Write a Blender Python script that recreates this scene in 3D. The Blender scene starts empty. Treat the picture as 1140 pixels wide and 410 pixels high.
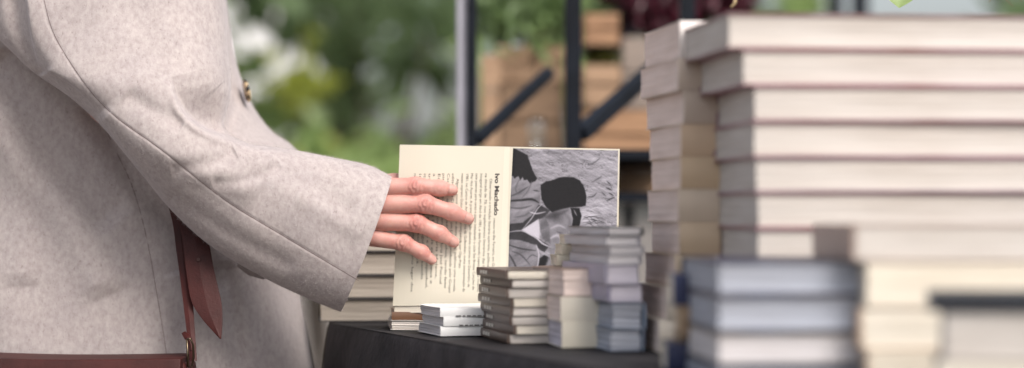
import bpy, math, random
import numpy as np
from mathutils import Vector, Matrix, Euler

random.seed(7); rng = np.random.default_rng(11)
scene = bpy.context.scene
COL = scene.collection
R = math.radians
HC, F, YH = 0.862, 2692.0, 240.0        # camera height, focal length and horizon in photo pixels
TZ = 0.752                              # top of the table cloth
DH = 2.32                               # distance of the held book

def W(px, py, d):
    return Vector(((px-570.0)*d/F, d, HC-(py-YH)*d/F))
def Wn(px, py, d):
    px = np.asarray(px, float); py = np.asarray(py, float); d = np.asarray(d, float)
    return np.stack([(px-570.0)*d/F, d+0*px, HC-(py-YH)*d/F], -1)

# ------------------------------------------------------------------ materials
def nodes(name):
    m = bpy.data.materials.new(name); m.use_nodes = True
    nt = m.node_tree; b = nt.nodes['Principled BSDF']
    return m, nt, b
def N(nt, t, **kw):
    n = nt.nodes.new(t)
    for k, v in kw.items():
        if k in n.inputs.keys(): n.inputs[k].default_value = v
        else: setattr(n, k, v)
    return n
def mapping(nt, scale=(1,1,1), coord='Object'):
    tc = nt.nodes.new('ShaderNodeTexCoord'); mp = nt.nodes.new('ShaderNodeMapping')
    mp.inputs['Scale'].default_value = scale
    nt.links.new(tc.outputs[coord], mp.inputs['Vector']); return mp
def ramp(nt, stops):
    r = nt.nodes.new('ShaderNodeValToRGB'); e = r.color_ramp.elements
    while len(e) < len(stops): e.new(0.5)
    for i, (p, c) in enumerate(stops):
        e[i].position = p; e[i].color = (*c, 1)
    return r
def sc(c, k): return tuple(min(1, x*k) for x in c)
def mat(name, c, rough=0.6, var=0.15, scale=40, stretch=(1,1,1), bump=0.0, bscale=None, metal=0.0, coat=0.0, c2=None, spec=0.5, detail=4):
    m, nt, b = nodes(name)
    mp = mapping(nt, stretch)
    n = N(nt, 'ShaderNodeTexNoise', Scale=scale, Detail=detail); nt.links.new(mp.outputs[0], n.inputs['Vector'])
    r = ramp(nt, [(0.3, sc(c, 1-var)), (0.7, c2 if c2 else sc(c, 1+var))])
    nt.links.new(n.outputs['Fac'], r.inputs[0]); nt.links.new(r.outputs[0], b.inputs['Base Color'])
    b.inputs['Roughness'].default_value = rough; b.inputs['Metallic'].default_value = metal
    b.inputs['Coat Weight'].default_value = coat; b.inputs['Specular IOR Level'].default_value = spec
    if bump:
        n2 = N(nt, 'ShaderNodeTexNoise', Scale=bscale or scale*3, Detail=5); nt.links.new(mp.outputs[0], n2.inputs['Vector'])
        bp = N(nt, 'ShaderNodeBump', Strength=1.0, Distance=bump)
        nt.links.new(n2.outputs['Fac'], bp.inputs['Height']); nt.links.new(bp.outputs[0], b.inputs['Normal'])
    return m
_pm = {}
def paper_edges(c, fine=900):
    key = (c, fine)
    if key in _pm: return _pm[key]
    m, nt, b = nodes('paper_edges')
    mp = mapping(nt, (5, 5, fine))
    n = N(nt, 'ShaderNodeTexNoise', Scale=1.0, Detail=3, Roughness=0.7); nt.links.new(mp.outputs[0], n.inputs['Vector'])
    r = ramp(nt, [(0.28, sc(c, .72)), (0.5, c), (0.75, sc(c, 1.1))])
    nt.links.new(n.outputs['Fac'], r.inputs[0])
    mp2 = mapping(nt, (9, 9, 60)); n2 = N(nt, 'ShaderNodeTexNoise', Scale=1.0, Detail=3); nt.links.new(mp2.outputs[0], n2.inputs['Vector'])
    r2 = ramp(nt, [(0.3, (.86,.84,.82)), (0.6, (1,1,1))]); nt.links.new(n2.outputs['Fac'], r2.inputs[0])
    mx = nt.nodes.new('ShaderNodeMix'); mx.data_type = 'RGBA'; mx.blend_type = 'MULTIPLY'; mx.inputs[0].default_value = 1
    nt.links.new(r.outputs[0], mx.inputs[6]); nt.links.new(r2.outputs[0], mx.inputs[7]); nt.links.new(mx.outputs[2], b.inputs['Base Color'])
    bp = N(nt, 'ShaderNodeBump', Strength=.7, Distance=.0004); nt.links.new(n.outputs['Fac'], bp.inputs['Height']); nt.links.new(bp.outputs[0], b.inputs['Normal'])
    b.inputs['Roughness'].default_value = .85
    _pm[key] = m; return m
_cm = {}
def cover_mat(c, rough=.42, c2=None):
    key = (c, rough, c2)
    if key not in _cm: _cm[key] = mat('book_cover', c, rough, .12, 14, bump=.00008, bscale=300, c2=c2)
    return _cm[key]

# ------------------------------------------------------------------ object helpers
def link(o, parent=None):
    COL.objects.link(o)
    if parent is not None: o.parent = parent
    return o
def tag(o, label=None, cat=None, group=None, kind=None):
    if label: o['label'] = label
    if cat: o['category'] = cat
    if group: o['group'] = group
    if kind: o['kind'] = kind
    return o
def empty(name, loc, rz=0, label=None, cat=None, group=None):
    o = bpy.data.objects.new(name, None); o.location = loc; o.rotation_euler = (0, 0, rz); o.empty_display_size = .05
    link(o); return tag(o, label, cat, group)
def mesh(name, verts, faces, m, parent=None, smooth=False, world=False, mats=None, fm=None):
    """one mesh object; world=True: verts are world coordinates, parent is an unrotated empty"""
    V = np.asarray(verts, float)
    if world and parent is not None: V = V - np.array(parent.location)
    me = bpy.data.meshes.new(name)
    me.from_pydata(V.tolist(), [], [tuple(int(i) for i in f) for f in faces])
    for mm in (mats or [m]): me.materials.append(mm)
    if fm is not None: me.polygons.foreach_set('material_index', fm)
    if smooth: me.polygons.foreach_set('use_smooth', [True]*len(me.polygons))
    me.update()
    return link(bpy.data.objects.new(name, me), parent)

class MB:
    def __init__(s): s.v = []; s.f = []; s.m = []
    def add(s, v, f, mi=0):
        o = len(s.v); s.v += [tuple(p) for p in v]; s.f += [tuple(i+o for i in q) for q in f]; s.m += [mi]*len(f); return s
    def box(s, a, b, mi=0, M=None):
        x0,y0,z0 = a; x1,y1,z1 = b
        v = [(x,y,z) for z in (z0,z1) for y in (y0,y1) for x in (x0,x1)]
        if M is not None: v = [tuple(M @ Vector(p)) for p in v]
        return s.add(v, [(0,2,3,1),(4,5,7,6),(0,1,5,4),(2,6,7,3),(0,4,6,2),(1,3,7,5)], mi)
    def bar(s, p, q, w, h, mi=0, up=Vector((0,0,1))):
        p = Vector(p); q = Vector(q); d = (q-p); L = d.length; d.normalize()
        if abs(d.dot(up)) > .98: up = Vector((0,1,0))
        a = d.cross(up).normalized(); c = a.cross(d)
        v = [p + a*(i*w/2) + c*(j*h/2) + d*(k*L) for k in (0,1) for j in (-1,1) for i in (-1,1)]
        return s.add(v, [(0,2,3,1),(4,5,7,6),(0,1,5,4),(2,6,7,3),(0,4,6,2),(1,3,7,5)], mi)
    def tube(s, pts, r, n=10, mi=0):
        pts = [Vector(p) for p in pts]; rs = r if isinstance(r, (list, tuple)) else [r]*len(pts)
        v = []
        for i, p in enumerate(pts):
            t = (pts[min(i+1, len(pts)-1)] - pts[max(i-1, 0)]).normalized()
            up = Vector((0,0,1)) if abs(t.z) < .9 else Vector((0,1,0))
            a = t.cross(up).normalized(); b = a.cross(t)
            v += [p + (a*math.cos(2*math.pi*k/n) + b*math.sin(2*math.pi*k/n))*rs[i] for k in range(n)]
        f = [(i*n+k, i*n+(k+1)%n, (i+1)*n+(k+1)%n, (i+1)*n+k) for i in range(len(pts)-1) for k in range(n)]
        f += [tuple(range(n))[::-1], tuple((len(pts)-1)*n+k for k in range(n))]
        return s.add(v, f, mi)
    def lathe(s, prof, n=24, mi=0, c=(0,0,0)):
        v = [(c[0]+r*math.cos(2*math.pi*k/n), c[1]+r*math.sin(2*math.pi*k/n), c[2]+z) for r, z in prof for k in range(n)]
        f = [(i*n+k, i*n+(k+1)%n, (i+1)*n+(k+1)%n, (i+1)*n+k) for i in range(len(prof)-1) for k in range(n)]
        f += [tuple(range(n))[::-1], tuple((len(prof)-1)*n+k for k in range(n))]
        return s.add(v, f, mi)
    def build(s, name, m, parent=None, smooth=False, world=False, mats=None, bevel=0):
        o = mesh(name, s.v, s.f, m, parent, smooth, world, mats, s.m if mats else None)
        if bevel:
            b = o.modifiers.new('bevel', 'BEVEL'); b.width = bevel; b.segments = 2; b.limit_method = 'ANGLE'
        return o

def gridbox(x0,x1,y0,y1,z0,z1,nx,ny,nz,fn=None):
    idx = {}; V = []; Fc = []
    def vid(i,j,k):
        if (i,j,k) not in idx:
            idx[(i,j,k)] = len(V); V.append([x0+(x1-x0)*i/nx, y0+(y1-y0)*j/ny, z0+(z1-z0)*k/nz])
        return idx[(i,j,k)]
    for i in range(nx):
        for j in range(ny):
            Fc.append((vid(i,j,0),vid(i,j+1,0),vid(i+1,j+1,0),vid(i+1,j,0)))
            Fc.append((vid(i,j,nz),vid(i+1,j,nz),vid(i+1,j+1,nz),vid(i,j+1,nz)))
    for i in range(nx):
        for k in range(nz):
            Fc.append((vid(i,0,k),vid(i+1,0,k),vid(i+1,0,k+1),vid(i,0,k+1)))
            Fc.append((vid(i,ny,k),vid(i,ny,k+1),vid(i+1,ny,k+1),vid(i+1,ny,k)))
    for j in range(ny):
        for k in range(nz):
            Fc.append((vid(0,j,k),vid(0,j,k+1),vid(0,j+1,k+1),vid(0,j+1,k)))
            Fc.append((vid(nx,j,k),vid(nx,j+1,k),vid(nx,j+1,k+1),vid(nx,j,k+1)))
    V = np.array(V)
    if fn is not None: V = fn(V)
    return V, Fc

# ------------------------------------------------------------------ world, sun, camera
w = bpy.data.worlds.new('World'); scene.world = w; w.use_nodes = True
nt = w.node_tree; bg = nt.nodes['Background']
sky = nt.nodes.new('ShaderNodeTexSky'); sky.sky_type = 'NISHITA'; sky.sun_disc = False
SUN_EL, SUN_AZ = R(47), R(147)          # azimuth clockwise from +Y
sky.sun_elevation = SUN_EL; sky.sun_rotation = SUN_AZ
sky.air_density = 1.0; sky.dust_density = 4.0; sky.ozone_density = 1.0
hs = nt.nodes.new('ShaderNodeHueSaturation'); hs.inputs['Saturation'].default_value = .45
nt.links.new(sky.outputs[0], hs.inputs['Color']); nt.links.new(hs.outputs[0], bg.inputs[0])
bg.inputs[1].default_value = 0.15
sd = bpy.data.lights.new('sun', 'SUN'); sd.energy = 2.0; sd.angle = R(28); sd.color = (1, .95, .89)
so = link(bpy.data.objects.new('sun', sd))
sv = Vector((math.sin(SUN_AZ)*math.cos(SUN_EL), math.cos(SUN_AZ)*math.cos(SUN_EL), math.sin(SUN_EL)))
so.rotation_euler = (-sv).to_track_quat('-Z', 'Y').to_euler(); so.location = (2, -2, 4)
cd = bpy.data.cameras.new('camera'); cam = link(bpy.data.objects.new('camera', cd)); scene.camera = cam
cam.location = (0, 0, HC); cam.rotation_euler = (R(90), 0, 0)
cd.lens = 85.0; cd.sensor_width = 36.0; cd.shift_y = (YH-205)/1140; cd.clip_end = 500; cd.clip_start = .05
cd.dof.use_dof = True; cd.dof.focus_distance = 2.275; cd.dof.aperture_fstop = 2.55
scene.view_settings.view_transform = 'Standard'; scene.view_settings.look = 'None'
scene.view_settings.exposure = 0.47; scene.view_settings.gamma = 1

# ------------------------------------------------------------------ ground
def ground_mat():
    m, nt, b = nodes('paving')
    mp = mapping(nt, (1,1,1))
    br = N(nt, 'ShaderNodeTexBrick', Scale=2.2); br.inputs['Color1'].default_value = (.17,.145,.125,1); br.inputs['Color2'].default_value = (.23,.2,.175,1)
    br.inputs['Mortar'].default_value = (.08,.07,.06,1); br.inputs['Mortar Size'].default_value = .012
    nt.links.new(mp.outputs[0], br.inputs['Vector'])
    n = N(nt, 'ShaderNodeTexNoise', Scale=6.0, Detail=6); nt.links.new(mp.outputs[0], n.inputs['Vector'])
    r = ramp(nt, [(.3,(.7,.68,.66)),(.7,(1.1,1.1,1.1))]); nt.links.new(n.outputs['Fac'], r.inputs[0])
    mx = nt.nodes.new('ShaderNodeMix'); mx.data_type='RGBA'; mx.blend_type='MULTIPLY'; mx.inputs[0].default_value=1
    nt.links.new(br.outputs[0], mx.inputs[6]); nt.links.new(r.outputs[0], mx.inputs[7]); nt.links.new(mx.outputs[2], b.inputs['Base Color'])
    bp = N(nt,'ShaderNodeBump',Strength=.6,Distance=.01); nt.links.new(br.outputs['Fac'], bp.inputs['Height']); nt.links.new(bp.outputs[0], b.inputs['Normal'])
    b.inputs['Roughness'].default_value=.85
    return m
g = mesh('ground', [(-200,-60,0),(200,-60,0),(200,300,0),(-200,300,0)], [(0,1,2,3)], ground_mat()); tag(g, kind='structure')

# ------------------------------------------------------------------ table and cloth
def edgeX(d): return 0.03 - (d-1.85)*0.338 if d < 2.5 else -0.19
dark_cloth = mat('dark_tablecloth', (.018,.017,.021), .7, .35, 25, bump=.003, bscale=45, c2=(.038,.034,.038), spec=.35)
out = [(edgeX(.95), .95), (edgeX(2.5), 2.5), (-.19, 2.80), (.72, 2.80), (.95, .95)]
def round_poly(P, r, n=6):
    res = []
    for i, p in enumerate(P):
        p = np.array(p, float); a = np.array(P[i-1], float); b = np.array(P[(i+1) % len(P)], float)
        da = (a-p)/np.linalg.norm(a-p); db = (b-p)/np.linalg.norm(b-p)
        for k in range(n+1):
            t = k/n; q0 = p+da*r*(1-t); q1 = p+db*r*t; res.append(q0*(1-t)+q1*t)
    return res
rp = round_poly(out, .03)
samp = []
for i, p in enumerate(rp):
    q = rp[(i+1) % len(rp)]; L = np.linalg.norm(q-p); n = max(1, int(L/.008))
    samp += [p+(q-p)*k/n for k in range(n)]
samp = np.array(samp); nS = len(samp); cen = samp.mean(0)
tang = np.roll(samp, -1, 0)-np.roll(samp, 1, 0); tang /= np.linalg.norm(tang, axis=1)[:, None]
nor = np.stack([tang[:, 1], -tang[:, 0]], 1); nor *= np.sign(((samp-cen)*nor).sum(1))[:, None]
arc = np.cumsum(np.linalg.norm(np.roll(samp, -1, 0)-samp, axis=1))
V = []; levels = np.concatenate([[0.0, .002, .006], np.linspace(.02, .66, 26)])
for li, z in enumerate(levels):
    wob = (np.sin(arc*34+.6)*.5+np.sin(arc*57+2*np.sin(arc*9))*.35+np.sin(arc*17+1.3)*.6)
    off = .002*min(1, z/.006) + (.012*min(1, z/.1)+.05*z)*(.55+.6*wob)*(1 if z > .006 else 0) + .03*z
    V.append(np.stack([samp[:, 0]+nor[:, 0]*off, samp[:, 1]+nor[:, 1]*off, np.full(nS, TZ-.001-z)], 1))
V = np.concatenate(V)
Fc = [(i*nS+k, i*nS+(k+1) % nS, (i+1)*nS+(k+1) % nS, (i+1)*nS+k) for i in range(len(levels)-1) for k in range(nS)]
Fc.append(tuple(range(nS)))
cl = mesh('tablecloth', V, Fc, dark_cloth, smooth=True)
tag(cl, 'black tablecloth hanging in soft folds under the rows of books', 'tablecloth')
tb = empty('folding_table', (.3, 1.9, 0), label='market table hidden beneath the black tablecloth', cat='table')
wood = mat('plain_wood', (.35,.24,.15), .6, .2, 8, (1,12,1), .0005)
steel = mat('dark_steel', (.006,.008,.013), .4, .3, 30, metal=.0, bump=.00005, spec=.2)
b = MB(); P5 = [(x*.0+(p[0]-cen[0])*.97+cen[0], (p[1]-cen[1])*.97+cen[1]) for p in out for x in (0,)]
n5 = len(P5); v = [(x, y, z) for z in (.722, .748) for x, y in P5]
b.add(v, [tuple(range(n5))[::-1], tuple(range(n5, 2*n5))]+[(i, (i+1)%n5, n5+(i+1)%n5, n5+i) for i in range(n5)])
b.build('tabletop', wood, tb, world=True)
for x, y in ((.4,1.05),(-.08,2.7),(.62,2.7),(.85,1.05)):
    MB().box((x-.015,y-.015,0),(x+.015,y+.015,.722)).build('leg', steel, tb, world=True)

# ------------------------------------------------------------------ books
TONE = dict(white=(.58,.535,.495), cream=(.74,.67,.56), pink=(.82,.68,.62), tan=(.6,.46,.32), grey=(.62,.59,.6), lav=(.6,.56,.63), blue=(.38,.40,.46), taupe=(.40,.35,.30), ivory=(.76,.70,.6))
def book(name, label, group, corner, rot, Wd, Dd, T, cover, page, spine='B', hard=False, wave=0., two=None, mark=False, cover2=None, bul=None):
    """corner: world position of the book's front-left bottom corner"""
    ca, sa = math.cos(rot), math.sin(rot)
    c = Vector((corner[0]+ca*Wd/2-sa*Dd/2, corner[1]+sa*Wd/2+ca*Dd/2, corner[2]))
    e = empty(name, c, rot, label, 'book', group)
    tc = .0013 if hard else (.0002 if mark else .0004)
    ins = .0012 if hard else .0004
    ph = rng.uniform(0, 6, 4)
    def wv(V):
        if wave:
            a = V[:, 0]*48+V[:, 1]*30+ph[0]; V[:, 2] += wave*np.sin(a)*(.35+.65*V[:, 2]/T)*.5+wave*.3*np.sin(V[:, 0]*95+ph[1])*V[:, 2]/T
        return V
    def pg(V):
        k = V[:, 2]/T
        amp = .0005+wave*.35
        s = np.sin(V[:, 1]*60+ph[2]+k*5)+.6*np.sin(k*23+ph[3]+V[:, 0]*40)
        x0, x1 = V[:, 0].min(), V[:, 0].max(); y0, y1 = V[:, 1].min(), V[:, 1].max()
        V[:, 0] = np.where(V[:, 0] < x0+1e-6, V[:, 0]+amp*s*.5+amp, V[:, 0]); V[:, 0] = np.where(V[:, 0] > x1-1e-6, V[:, 0]-amp*s*.5-amp, V[:, 0])
        V[:, 1] = np.where(V[:, 1] < y0+1e-6, V[:, 1]+amp*s*.5+amp, V[:, 1]); V[:, 1] = np.where(V[:, 1] > y1-1e-6, V[:, 1]-amp*s*.5-amp, V[:, 1])
        if hard:   # hollow fore-edge opposite the spine
            h = .0008*(1-(2*k-1)**2)
            if spine == 'B': V[:, 1] = np.where(V[:, 1] < y0+.004, V[:, 1]+h, V[:, 1])
            if spine == 'R': V[:, 0] = np.where(V[:, 0] < x0+.004, V[:, 0]+h, V[:, 0])
        return wv(V)
    iL, iR, iF, iB = [(.0015 if spine == s else ins) for s in 'LRFB']
    X0, X1, Y0, Y1 = -Wd/2, Wd/2, -Dd/2, Dd/2
    v, f = gridbox(X0+iL, X1-iR, Y0+iF, Y1-iB, tc, T-tc, 16, 14, 8, pg)
    mesh('page_block', v, f, paper_edges(TONE[page]), e, smooth=False)
    mb = MB()
    for z0, z1 in ((0, tc), (T-tc, T)):
        v, f = gridbox(X0, X1, Y0, Y1, z0, z1, 16, 14, 1, wv); mb.add(v.tolist(), f)
    bul = bul or (.003 if hard else .0004)
    n = 8
    prof = [(bul*math.sin(math.pi*k/n), tc*.4+(T-.8*tc)*k/n) for k in range(n+1)]
    sv_ = []
    ts = .0012
    for t in (0, 1):
        for side in (0, 1):
            for o, z in (prof if side == 0 else prof[::-1]):
                o = o+.0004 if side == 0 else -ts
                if spine == 'L': p = (X0-o, Y0+(Y1-Y0)*t, z)
                elif spine == 'R': p = (X1+o, Y0+(Y1-Y0)*t, z)
                elif spine == 'F': p = (X0+(X1-X0)*t, Y0-o, z)
                else: p = (X0+(X1-X0)*t, Y1+o, z)
                sv_.append(p)
    m2 = 2*(n+1)
    # subdivide the spine along its length so that it follows the waviness
    A = np.array(sv_[:m2]); B = np.array(sv_[m2:]); K = 14
    allv = np.concatenate([A+(B-A)*k/K for k in range(K+1)])
    allv = wv(allv)
    f = [(k*m2+i, k*m2+(i+1) % m2, (k+1)*m2+(i+1) % m2, (k+1)*m2+i) for k in range(K) for i in range(m2)]
    f += [tuple(range(m2))[::-1], tuple(K*m2+i for i in range(m2))]
    mb.add(allv.tolist(), f)
    cv = mb.build('cover', cover_mat(cover, c2=cover2), e)
    if mark:
        q = MB(); rr = random.Random(label)
        if spine == 'L':
            x = X0-bul-.0013
            for k in range(3): q.box((x, Y1-.03-k*.012, T*.3), (x+.0006, Y1-.03-k*.012+.007, T*.7))
        else:
            y = Y0-bul-.0011
            xx = X0+Wd*.12
            for k in range(9):
                l = rr.uniform(.002, .006); q.box((xx, y, T*.05), (xx+l, y+.0004, T*.17)); xx += l+.0015
        q.build('spine_lettering', M_markl if spine == 'L' else M_markd, cv)
    return e
M_markl = mat('pale_ink', (.6,.56,.5), .5, .05); M_markd = mat('dark_ink', (.12,.11,.11), .5, .05)
def ordn(i, n):
    if i == n-1: return 'top'
    if i == 0: return 'bottom'
    return ['', 'second', 'third', 'fourth', 'fifth', 'sixth', 'seventh', 'eighth', 'ninth', 'tenth'][i]+' from bottom'
def stack(where, group, px, d, Wd, Dd, rot, books, z=TZ):
    base = W(px, 0, d); n = len(books); k = d/F; tops = []
    for i, b in enumerate(books):
        T = b['h']*k
        jit = rng.uniform(-1, 1, 3)
        c = (base.x+b.get('dx', 0)*k+jit[0]*.0022, d+b.get('dy', 0)+jit[1]*.0015, z)
        book('book', f"{b['look']} book, {ordn(i, n)} in the {where}", group, c, R(rot+b.get('r', 0)+jit[2]*.7),
             b.get('W', Wd), b.get('D', Dd), T-.0003, b['c'], b['p'], b.get('s', 'B'), b.get('hard', False), b.get('wave', 0), mark=b.get('mark', False), cover2=b.get('c2'), bul=b.get('bul'))
        z += T
    return z
def D_(look, h, c, p, **kw): return dict(look=look, h=h, c=c, p=p, **kw)

# stack behind the hand
beige = [D_('greige edged', 26, (.05,.045,.045), 'taupe', s='B', hard=True, dx=dx) for dx in (0, 14, 12, 15)]
beige[0]['look'] = 'thick greige edged'; beige[0]['dx'] = -3
stack('stack behind the cuff', 'books stacked behind the hand', 360, 2.50, .19, .145, 4, beige)
# flat pair carrying the held book
stack('pair under the open book', 'books beneath the open book', 433, 2.322, .16, .11, 4,
      [D_('wavy paged white', 11, (.7,.66,.62), 'white', wave=.0018, s='B'),
       D_('brown covered', 9.4, (.13,.06,.03), 'cream', s='F', dx=5, c2=(.2,.1,.055))])
# white spined pocket books
stack('short white spined stack', 'white spined books at the table edge', 491, 2.20, .12, .097, 14,
      [D_('white spined pocket', 11, (.78,.77,.76), 'grey', s='F', wave=.0012, mark=False),
       D_('white spined lettered pocket', 10.5, (.78,.77,.76), 'grey', s='F', wave=.0012, mark=True),
       D_('yellow topped white spined', 10.5, (.8,.79,.78), 'grey', s='F', wave=.001, mark=True)])
# brown spined stack
br = []
for i, (h, c, dx, rr_) in enumerate([(10.5,(.10,.065,.05),0,0),(10,(.12,.08,.065),2,1),(10,(.085,.05,.04),-1,-.5),(10.5,(.11,.075,.06),1,0),(10,(.09,.058,.045),0,1),(11,(.12,.085,.07),-1,0),(10,(.055,.035,.03),2,.5),(10,(.11,.075,.06),-1,0)]):
    br.append(D_(['umber','taupe','dark umber','dull brown','brown','pale brown','near black brown','dusty brown'][i]+' spined thin', h, c, 'ivory' if i % 3 == 1 else 'white', s='L', dx=dx*1.6, r=rr_*1.5, mark=True))
stack('brown spined stack', 'thin brown spined books', 568, 2.075, .052, .14, 11, br)
# three pale thick paperbacks
z4 = stack('pale stack beside the brown one', 'pale paperbacks in the middle row', 627, 2.01, .05, .15, 9,
      [D_('lavender white', 29, (.7,.64,.53), 'lav', s='F', wave=.0008), D_('blush white', 28, (.7,.64,.54), 'pink', s='F', dx=-2), D_('brown topped blush', 31, (.3,.2,.15), 'pink', s='R', dx=-1, wave=.001)])
stack('little cream pile', 'small cream books on the pale stack', 622, 2.13, .05, .06, 6,
      [D_('small cream', 12, (.55,.5,.4), 'cream', s='F', mark=True), D_('small ivory', 12, (.6,.54,.43), 'cream', s='F', dx=5, mark=True), D_('smallest cream', 11, (.6,.54,.44), 'cream', s='F', dx=8, mark=True)], z=z4)
# grey blue stack
stack('grey and blue stack', 'grey and blue paperbacks', 677, 1.955, .028, .17, 10,
      [D_('slate blue', 25, (.16,.2,.27), 'blue', s='R', wave=.002), D_('pale blue wavy', 30, (.2,.25,.33), 'blue', s='R', wave=.003, dx=6),
       D_('lavender patterned', 20, (.27,.25,.36), 'lav', s='L', c2=(.42,.4,.5)), D_('lilac grey', 22, (.35,.33,.42), 'lav', s='L', dx=-2),
       D_('pale grey thin', 11, (.4,.38,.4), 'grey', s='R'), D_('ash grey thin', 10, (.36,.34,.36), 'grey', s='R', dx=2), D_('light lilac thin', 11, (.4,.38,.42), 'grey', s='R', dx=-2),
       D_('black covered thin', 10, (.02,.02,.022), 'grey', s='R', dx=1)])
# tall tan stack
A = []
looks = ['jutting cream', 'pale ivory', 'sand edged', 'plain sand', 'buff edged', 'warm tan', 'rosy tan', 'navy backed tan', 'navy jacketed tan', 'thick curved top']
for i in range(10):
    A.append(D_(looks[i], 36.5 if i < 9 else 42, [(.7,.62,.52),(.68,.6,.5),(.62,.49,.35),(.6,.46,.32),(.62,.51,.4),(.6,.45,.3),(.62,.46,.32),(.62,.52,.43),(.62,.47,.34),(.68,.62,.59)][i], 'pink', s='F',
        dx=[-22,-12,-4,0,2,-1,1,2,0,3][i], r=[0,0,0,0,.5,-.5,0,2.2,2.8,2][i], bul=.0022))
for i in (7, 8): A[i]['c'] = (.56,.46,.38)
stack('tall tan stack', 'tall stack of tan paperbacks', 756, 1.935, .033, .15, 6.0, A)
# small navy stack between tan and blue
stack('small navy and buff pile', 'navy books by the tall stacks', 744, 1.72, .05, .06, 1,
      [D_('dark navy', 30, (.015,.022,.07), 'cream', s='F'), D_('slim brown', 9, (.11,.07,.04), 'tan', s='F', dx=9), D_('buff', 33, (.3,.2,.12), 'tan', s='F', dx=11), D_('upper navy', 35, (.015,.022,.07), 'cream', s='F', dx=4)])
# tall white stack with red covers
B = []
looks = ['bottom red edged', 'thin line red edged', 'plum lined', 'wine lined', 'crimson lined', 'purple lined', 'cherry lined', 'maroon lined', 'jutting red covered', 'thick white topmost']
cols = [(.25,.06,.06),(.2,.06,.08),(.16,.06,.12),(.25,.07,.08),(.28,.08,.07),(.14,.07,.13),(.25,.06,.07),(.22,.06,.08),(.22,.02,.03),(.2,.08,.05)]
for i in range(10):
    B.append(D_(looks[i], [38,38,39,38,40,39,40,40,41,40][i], cols[i], 'white', s='B', hard=True, dx=[0,0,0,0,0,0,0,-1,-13,-28][i], c2=(.36,.24,.28)))
    if i >= 8: B[i]['r'] = 1.5
stack('big red and white stack', 'large white paged books with red covers', 841, 1.775, .30, .165, 5.0, B)
# blue paged hardbacks in front
stack('blue paged hardback stack', 'navy hardbacks with blue grey pages', 797, 1.585, .098, .16, 4,
      [D_('dark lower navy', 20, (.02,.03,.07), 'blue', s='B', hard=True), D_('smoky navy', 37, (.05,.05,.06), 'grey', s='B', hard=True, c2=(.12,.09,.05)),
       D_('brown lined navy', 41, (.02,.028,.08), 'blue', s='B', hard=True, c2=(.09,.06,.04)), D_('navy topped', 39, (.02,.028,.08), 'blue', s='B', hard=True, c2=(.05,.04,.05))])
# blurred cream stack, front right
stack('blurred cream stack at front right', 'cream books at the front right', 980, 1.57, .17, .15, 3,
      [D_('lowest cream', 40, (.6,.48,.38), 'cream', s='L', dx=-16), D_('peach edged', 46, (.6,.45,.34), 'ivory', s='L', dx=-22), D_('taupe ended', 52, (.5,.4,.33), 'cream', s='R', dx=-20+4), D_('brown spined wide', 41, (.42,.31,.26), 'white', s='L', dx=-28, W=.2)])
stack('pile at lower right corner', 'books nearest the camera', 1044, 1.42, .16, .07, -8,
      [D_('cream lower', 48, (.5,.45,.4), 'ivory', s='R'), D_('blush white', 54, (.55,.48,.44), 'white', s='R', dx=6), D_('charcoal covered thin', 21, (.012,.015,.022), 'grey', s='F', dx=-10)])

# ------------------------------------------------------------------ held book
hb = empty('open_book', W(560, 349, DH+.008), label='open cream book held upright showing printed text and a black and white photograph', cat='book')
cream_page = mat('cream_page', (.67,.615,.505), .55, .03, 6, bump=.0001, bscale=60)
def prism(name, poly, d0, d1, m, parent, nsub=1):
    n = len(poly); v = [tuple(W(x, y, DH)) for x, y in poly]
    v = [(p[0], d0, p[2]) for p in v]+[(p[0], d1, p[2]) for p in v]
    f = [tuple(range(n)), tuple(range(n, 2*n))[::-1]]+[(i, n+i, n+(i+1) % n, (i+1) % n) for i in range(n)]
    return mesh(name, v, f, m, parent, world=True)
def curved_panel(name, poly4, d0, th, m, bow):
    """panel between four photo corners, bowed a little in depth"""
    TL, TR, BR, BL = [np.array(p, float) for p in poly4]; nu, nv = 40, 24; v = []
    for lay in (0, 1):
        for j in range(nv+1):
            for i in range(nu+1):
                s, t = i/nu, j/nv
                p = (TL*(1-s)+TR*s)*(1-t)+(BL*(1-s)+BR*s)*t
                q = W(p[0], p[1], DH); v.append((q.x, d0+bow(s, t)+lay*th, q.z))
    n1 = (nu+1)*(nv+1); f = []
    for j in range(nv):
        for i in range(nu):
            a = j*(nu+1)+i; f.append((a, a+1, a+nu+2, a+nu+1)); f.append((n1+a, n1+a+nu+1, n1+a+nu+2, n1+a+1))
    for i in range(nu):
        f.append((i, n1+i, n1+i+1, i+1)); a = nv*(nu+1)+i; f.append((a, a+1, n1+a+1, n1+a))
    for j in range(nv):
        a = j*(nu+1); f.append((a, a+nu+1, n1+a+nu+1, n1+a)); a += nu; f.append((a, n1+a, n1+a+nu+1, a+nu+1))
    return mesh(name, v, f, m, hb, world=True, smooth=False)
def bow(s, t):
    return .005*np.clip(1-s/.2, 0, 1)**2+.0012*np.exp(-((s-.506)/.014)**2)+.0006*np.sin(s*9+t*2)
PG = [(445,161),(690,166),(686.5,337),(437,341)]
page = curved_panel('page', PG, DH, .0006, cream_page, bow)
curved_panel('page_block', [(446.5,163),(689,168),(687,342),(438.5,349)], DH+.0009, .011, paper_edges(TONE['ivory']), bow)
curved_panel('cover', [(444,161.5),(690.5,166.3),(688,343.5),(437,350)], DH+.0122, .0008, cover_mat((.6,.5,.36)), bow)
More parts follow.
